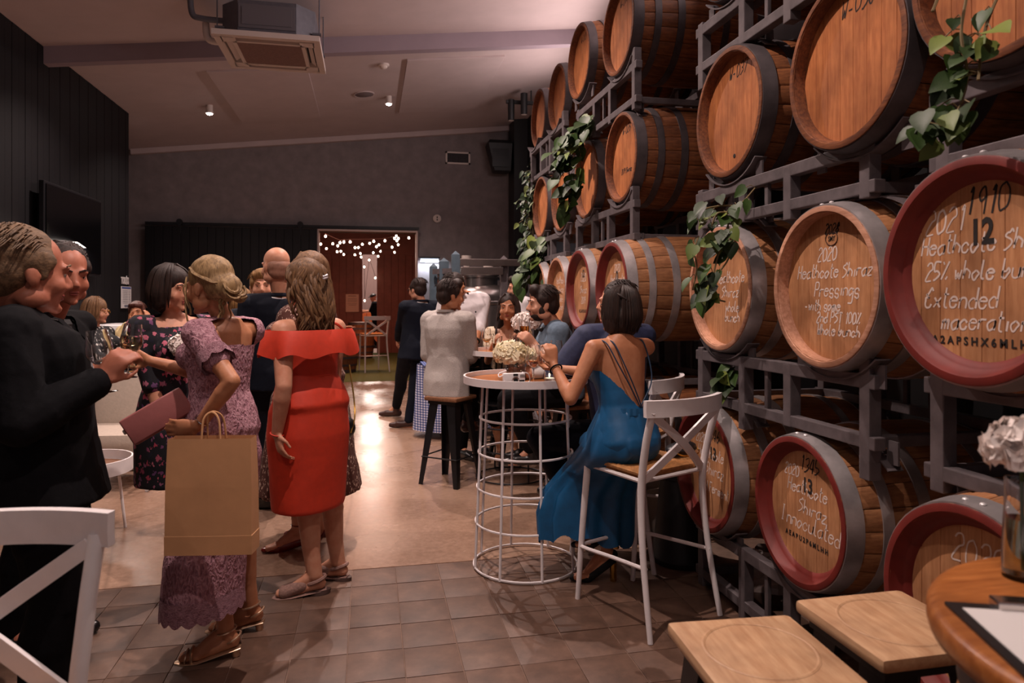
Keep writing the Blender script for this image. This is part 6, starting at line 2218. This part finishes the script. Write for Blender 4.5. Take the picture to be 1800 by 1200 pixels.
# 12 man in white shirt behind the linen jacket
p = Fig('man in rolled white shirt and watch standing behind the linen jacket', (0.961, 6.44, 0.966), (0.875, 6.406, 1.535), facing(-.55, -.75), facing(-.6, -.7, -.2), 'm', 1.04, 1.05, SK_TAN, vox=.010, head=(0.785, 6.323, 1.591),
        wr=((0.934, 6.088, 1.089), (0.806, 6.165, 1.101)), pole=((.8, .2, -.4), None), hand=((facing(.3, -.3, -1), facing(.6, .3, 0), .5), None))
p.body()
p.garment('shirt', M_SHIRT, -.05, .985, .018, (.66, .66), .018, fold=.006)
p.garment('trousers', M_SUIT_BK, -.18, .12, .014, 0, None, .97, .022)
p.put('watch', p.rel(G().tube([p.wr[0]+(p.el[0]-p.wr[0])*.12+a_*.033*math.cos(t_)+b_*.033*math.sin(t_) for a_, b_, _ in [frame_from(p.el[0]-p.wr[0])] for t_ in [2*PI*k/20 for k in range(21)]], .010, 6, False)).mesh('watch', M_black))
g = G()
g.cap(p.nec+V(.0, 0, -.0)+p.sf*.07, p.pos(.7)+p.sf*.135, .012, .02)
p.put('tie', p.rel(g).mesh('tie', M_SUIT_BK))
short_hair(p, H_DARK)
for i in (0, 1):
    p.shoe(i, M_SHOE)

# 13 woman in cream floral top
p = Fig('woman with long dark hair in cream floral top facing the camera at the second table', (1.228, 6.128, 0.696), (1.233, 6.076, 1.229), facing(.12, -.99), facing(.10, -.99, -.02), 'f', .98, .95, SK_OLIVE, vox=.0075, head=(1.217, 5.998, 1.404), hs=1.08,
        wr=((1.268, 5.783, 1.088), (1.054, 5.807, 1.099)), pole=((.15, .4, -.9), (-.15, .4, -.9)), an=((1.251, 5.868, 0.171), (1.13, 5.893, 0.171)), gz=(.1, .1))
p.body()
p.garment('top', M_CREAMFL, .0, .93, .012, (.22, .22), .02, cut=lambda q: (lambda L: L[1] > 0 and L[2] > .72 and abs(L[0]) < .09*(L[2]-.70)/.22)(p.loc(q)), fold=.003)
p.garment('skirt', M_SUIT_BK, -.18, .15, .016, 0, None, .6, .03)
long_hair(p, H_DARK, .28, .09, .008, 1.2, 50, .010, .02, 12, True)
def front_lock(g):
    for k in range(14):
        x = -.072-.004*(k % 5)
        g.tube(wave_path(p, [(x*.6, .03, .115), (x*1.1, .045, .03), (x*1.2, .05, -.06), (x*.9-.01, .085+.01*(k % 3), -.17), (x*.8, .095, -.30-.01*k)], .007, 1.3, k*.7), .010, 6)
g = G()
front_lock(g)
o = p.put('hair_lock', p.rel(g).mesh('hair_lock', H_DARK))
o['kind'] = 'stuff'
p.face()

# 14 man in white shirt by the climber
p = Fig('man with short dark hair and white shirt in profile below the leafy plant', (1.714, 7.406, 0.97), (1.677, 7.414, 1.498), facing(.93, -.15), facing(.95, -.1, -.1), 'm', 1.02, 1.05, SK_FAIR, vox=.011, head=(1.599, 7.379, 1.61))
p.body()
p.garment('shirt', M_SHIRT, -.05, .985, .018, (.98, .98), .018, fold=.005)
p.garment('trousers', M_SUIT_BK, -.18, .12, .014, 0, None, .97, .022)
short_hair(p, H_DARK, 1.03, .01)
p.face()
for i in (0, 1):
    p.shoe(i, M_SHOE)

# 15 bearded man in chambray shirt
p = Fig('bearded man in grey-blue chambray shirt in profile lifting a beer', (1.423, 4.913, 0.794), (1.335, 4.88, 1.301), facing(.97, -.1), facing(.97, -.18, -.05), 'm', 1.0, 1.05, SK_FAIR, vox=.008, head=(1.237, 4.85, 1.443), hs=1.04,
        wr=((1.169, 4.782, 1.151), (1.255, 5.152, 0.978)), pole=((.4, -.4, -.9), None), an=((1.164, 4.865, 0.386), (1.232, 5.055, 0.343)), gz=(.27, .27), hand=((facing(.7, -.1, .6), facing(.2, .9, 0), .6, .5), None))
p.body()
p.garment('shirt', M_CHAM, -.08, .985, .018, (.70, .70), .020, fold=.006)
p.garment('trousers', M_SUIT_BK, -.18, .15, .014, 0, None, .97, .022)
p.put('collar', p.rel(G().tube([p.nec+p.sr*(.068*math.cos(t_))+p.sf*(.070*math.sin(t_)+.004)+V(0, 0, -.01-.025*max(0, math.sin(t_))) for t_ in [2*PI*k/24 for k in range(25)]], .014, 7, False)).mesh('collar', M_CHAM))
p.put('bow_tie', p.rel(G().ell(p.nec+p.sf*.085+V(0, 0, -.045), (.03, .03, .02))).mesh('bow_tie', M_black))
short_hair(p, H_DARK, 1.04, .016)
hair_mesh(p, lambda g: (p.hell(g, (0, .030, -.080), (.052, .056, .036)), p.hell(g, (0, .088, -.047), (.024, .010, .006)), p.hell(g, (.062, .012, -.05), (.012, .03, .04)), p.hell(g, (-.062, .012, -.05), (.012, .03, .04))), H_DARK, None, .008, 'beard', .002)
p.face()
for i in (0, 1):
    p.shoe(i, M_SHOE)
q = tumbler((1.107, 4.856, 1.172), .034, .17, 'tall amber beer glass lifted by the bearded man', M_beer, .66, 'beer_glass', 'glass', 1.2)

# 16 man in royal navy suit behind the woman in blue
p = Fig('man in royal navy suit seated beyond the woman in blue, head hidden', (1.428, 3.757, 0.699), (1.379, 3.717, 1.33), facing(.72, .55), facing(.8, .3, 0), 'm', 1.0, 1.08, SK_FAIR, vox=.009, sface=facing(.45, .85), head=(1.393, 3.744, 1.453),
        wr=((1.156, 3.896, 1.055), (1.258, 3.977, 1.014)), pole=((-.8, -.3, -.6), None), an=((1.17, 3.944, 0.308), (1.262, 4.129, 0.27)), gz=(.27, .27), kp=facing(.9, .2))
p.body()
p.suit(M_NAVY_L, M_NAVY, M_SHIRT, hem=-.30, fold=.006)
short_hair(p, H_DARK)

# 17 woman in blue
p = Fig('woman in teal blue strappy dress sitting on the white chair, back to the camera', (1.219, 3.116, 0.784), (1.193, 3.153, 1.295), facing(.55, .82), facing(.68, .70, .02), 'f', .93, .98, SK_TAN, sface=facing(.42, .9), head=(1.195, 3.183, 1.416), hs=1.0,
        wr=((0.886, 3.248, 1.155), (0.961, 3.426, 1.114)), pole=((-.25, -.55, -1), (.6, -.2, -1)), an=((1.204, 3.344, 0.363), (1.22, 3.423, 0.175)), gz=(.20, 0), kp=facing(.18, .97, -.25), toe=((-.96, .2, 0), (-.96, .2, 0)), hh=.09, vox=.0065,
        hand=((facing(.18, .1, 1), facing(.2, .9, .0), .75, .6), (facing(.9, .1, .1), facing(.3, -.1, 1), .6, .6)))
p.body()
p.garment('bodice', M_BLUE, -.16, .86, .010, 0, None, legs=.52, linfl=.012, fold=.004, vox=.0075,
          cut=lambda q: (lambda L: (L[1] < .03 and L[2] > .34 and abs(L[0]-.02) < .012+.150*(L[2]-.34)/.36) or (L[2] > .70 and L[1] < .05))(p.loc(q)))
for x0, x1 in ((-.115, .028), (-.075, .035)):
    pts = [p.pos(.34)+p.sr*x1-p.sf*.102, p.pos(.55)+p.sr*(x1*.6+x0*.4)-p.sf*.112, p.pos(.76)+p.sr*(x0*.8+x1*.2)-p.sf*.105, p.pos(.93)+p.sr*x0-p.sf*.065, p.pos(.97)+p.sr*x0*1.0+p.sf*.0]
    p.put('strap', p.rel(G().tube(bez(pts), .0035, 6)).mesh('strap', M('strap_blue', '14304a', .6)))
pts = [p.pos(.36)+p.sr*.03-p.sf*.10, p.pos(.6)+p.sr*.115-p.sf*.085, p.pos(.92)+p.sr*.105-p.sf*.05, p.pos(.97)+p.sr*.09]
p.put('strap', p.rel(G().tube(bez(pts), .0035, 6)).mesh('strap', bpy.data.materials['strap_blue']))
# flowing skirt: loose folded rings from waist to a dipping hem
def skirt_ring(cl, cr, depth, nf, amp, ph, hem=0.):
    cl, cr = V(cl), V(cr)
    c = (cl+cr)/2
    a = (cr-cl)/2
    n_ = 120
    out = []
    for j in range(n_):
        t_ = 2*PI*j/n_
        w = 1+amp*math.sin(nf*t_+ph)+amp*.6*math.sin((nf+4)*t_-ph)
        out.append(c+a*(w*math.cos(t_))+AWAY*(depth*w*math.sin(t_))+V(0, 0, hem*math.sin(t_*3+1.)+hem*.5*math.sin(nf*t_)))
    return out
g = G()
g.ring_loft([skirt_ring((1.092, 3.153, 0.951), (1.322, 3.105, 0.951), .105, 11, .01, 0),
             skirt_ring((1.079, 3.156, 0.929), (1.328, 3.104, 0.929), .11, 11, .02, 0),
             skirt_ring((1.044, 3.174, 0.843), (1.35, 3.11, 0.843), .15, 11, .025, .2),
             skirt_ring((1.03, 3.238, 0.756), (1.38, 3.165, 0.756), .24, 11, .02, .3),
             skirt_ring((1.01, 3.324, 0.682), (1.396, 3.243, 0.688), .25, 11, .02, .4),
             skirt_ring((1.004, 3.488, 0.586), (1.402, 3.405, 0.586), .19, 11, .03, .5),
             skirt_ring((0.905, 3.489, 0.478), (1.385, 3.409, 0.473), .15, 11, .045, .6, .004),
             skirt_ring((0.875, 3.515, 0.353), (1.389, 3.428, 0.347), .16, 11, .055, .7, .012),
             skirt_ring((0.881, 3.514, 0.239), (1.386, 3.429, 0.233), .16, 11, .06, .8, .03)], True, False)
p.put('skirt', p.rel(g).mesh('skirt', M_BLUE, sharp=180))
p.put('waistband', p.rel(G().ring_loft([skirt_ring((1.087, 3.154, 0.962), (1.325, 3.105, 0.962), .108, 24, .012, 0), skirt_ring((1.081, 3.156, 0.929), (1.328, 3.104, 0.929), .112, 24, .012, 0)], False, False)).mesh('waistband', M_BLUE))
bob_hair(p, H_DARK, .05, .97, 90)
g = G()
for k in range(14):
    a_ = -1.2+2.4*k/13
    g.tube(bez([p.hp(math.sin(a_)*.05, .03, .122), p.hp(math.sin(a_)*.082, -.06, .083), p.hp(math.sin(a_)*.045, -.108, .048), p.hp(0, -.120, .025)], 5), .007, 6)
o = p.put('tied_back_hair', p.rel(g).mesh('tied_back_hair', H_DARK))
o['kind'] = 'stuff'
p.face()
M_SUEDE = M('black_suede', '0b0b0d', .9)
for i in (0, 1):
    p.heel(i, M_SUEDE, M_gold, 'pump', .017)
p.put('bracelet', p.rel(G().tube([p.wr[0]+(p.el[0]-p.wr[0]).normalized()*.035+a_*.031*math.cos(t_)+b_*.029*math.sin(t_) for a_, b_, _ in [frame_from(p.el[0]-p.wr[0])] for t_ in [2*PI*k/24 for k in range(25)]], .004, 6, False)).mesh('bracelet', M_SUIT))

# 18 and 19 women seated in the lounge
p = Fig('woman in polka-dot dress seated in profile in the lounge', (-2.391, 6.936, 0.773), (-2.453, 6.948, 1.215), facing(-.97, -.05), facing(-.95, .1, -.05), 'f', .95, 1.05, SK_FAIR, vox=.009, head=(-2.424, 6.922, 1.372),
        wr=((-2.22, 7.104, 0.934), (-2.098, 6.67, 0.946)), an=((-2.101, 6.875, 0.262), (-2.068, 6.766, 0.256)), gz=(.3, .3))
p.body()
p.garment('dress', M_POLKA, -.12, .96, .014, (.85, .85), .02, legs=.5, linfl=.03, fold=.003)
bob_hair(p, H_LBROWN, .07, 1.08)
p.face()
g = G()
for q in (-1, 1):
    g.tube([p.hp(q*.032+.021*math.cos(t_), .100, .0+.018*math.sin(t_)) for t_ in [2*PI*k/14 for k in range(15)]], .002, 5, False)
    g.tube([p.hp(q*.054, .098, .004), p.hp(q*.080, -.01, .004)], .002, 5)
p.put('glasses', p.rel(g).mesh('glasses', M_gold))
stool((-2.552, 7.474, 0), .3, .70, 'stool hidden under the woman in polka dots', M_seatwood_d)
p = Fig('laughing woman in cream blouse holding both hands to her ears', (-2.485, 8.283, 0.694), (-2.485, 8.283, 1.184), facing(-.25, -.95), facing(-.30, -.93, 0), 'f', .97, 1., SK_TAN, vox=.009, head=(-2.477, 8.2, 1.342),
        wr=((-2.336, 8.068, 1.239), (-2.522, 8.107, 1.239)), pole=((.2, -.6, -.8), (-.2, -.6, -.8)), hand=((facing(0, .2, 1), facing(.5, .3, 0), .4), (facing(0, .2, 1), facing(-.5, .3, 0), .4)), an=((-2.42, 8.065, 0.115), (-2.462, 8.074, 0.115)), gz=(.3, .3))
p.body()
p.garment('blouse', M_CREAM, -.1, .95, .016, (.9, .9), .022, fold=.005)
p.garment('trousers', M_SUIT_BK, -.18, .1, .014, 0, None, .97, .022)
short_hair(p, hairmat('auburn_hair', '2c1510', '63362a'), 1.05, .0, 1)
p.face()
g = G()
p.hell(g, (0, .093, -.066), (.020, .006, .009))
p.put('open_mouth', p.rel(g).mesh('open_mouth', M_dark))

# hidden seats of the second table
stool((1.30, 6.18, 0), .1, .70, 'dark stool under the woman in the cream floral top', M_seatwood_d)
stool((1.53, 4.98, 0), .2, .70, 'dark stool under the bearded man', M_seatwood_d)

# 20 kitchen hand beyond the inner doorway
p = Fig('kitchen worker in black cap and dark clothes far through the inner doorway', (0.261, 22.216, 0.721), (0.19, 22.231, 1.478), facing(.95, -.2), facing(.97, -.1, -.25), 'm', 1.0, 1., SK_FAIR, vox=.014, head=(0.155, 22.238, 1.586),
        wr=((-0.127, 22.297, 1.136), (-0.111, 22.498, 1.169)))
p.body()
p.garment('shirt', M_SUIT_BK, -.25, .985, .02, (.45, .45), .022, vox=.016)
p.garment('trousers', M_SUIT_BK, -.18, .12, .014, 0, None, .97, .022, vox=.016)
hair_mesh(p, lambda g: (p.hell(g, (0, -.012, .055), (.086, .104, .075)), p.hell(g, (0, .115, .045), (.065, .06, .010))), M_black, None, .012, 'cap', 0)
for i in (0, 1):
    p.shoe(i, M_SHOE)
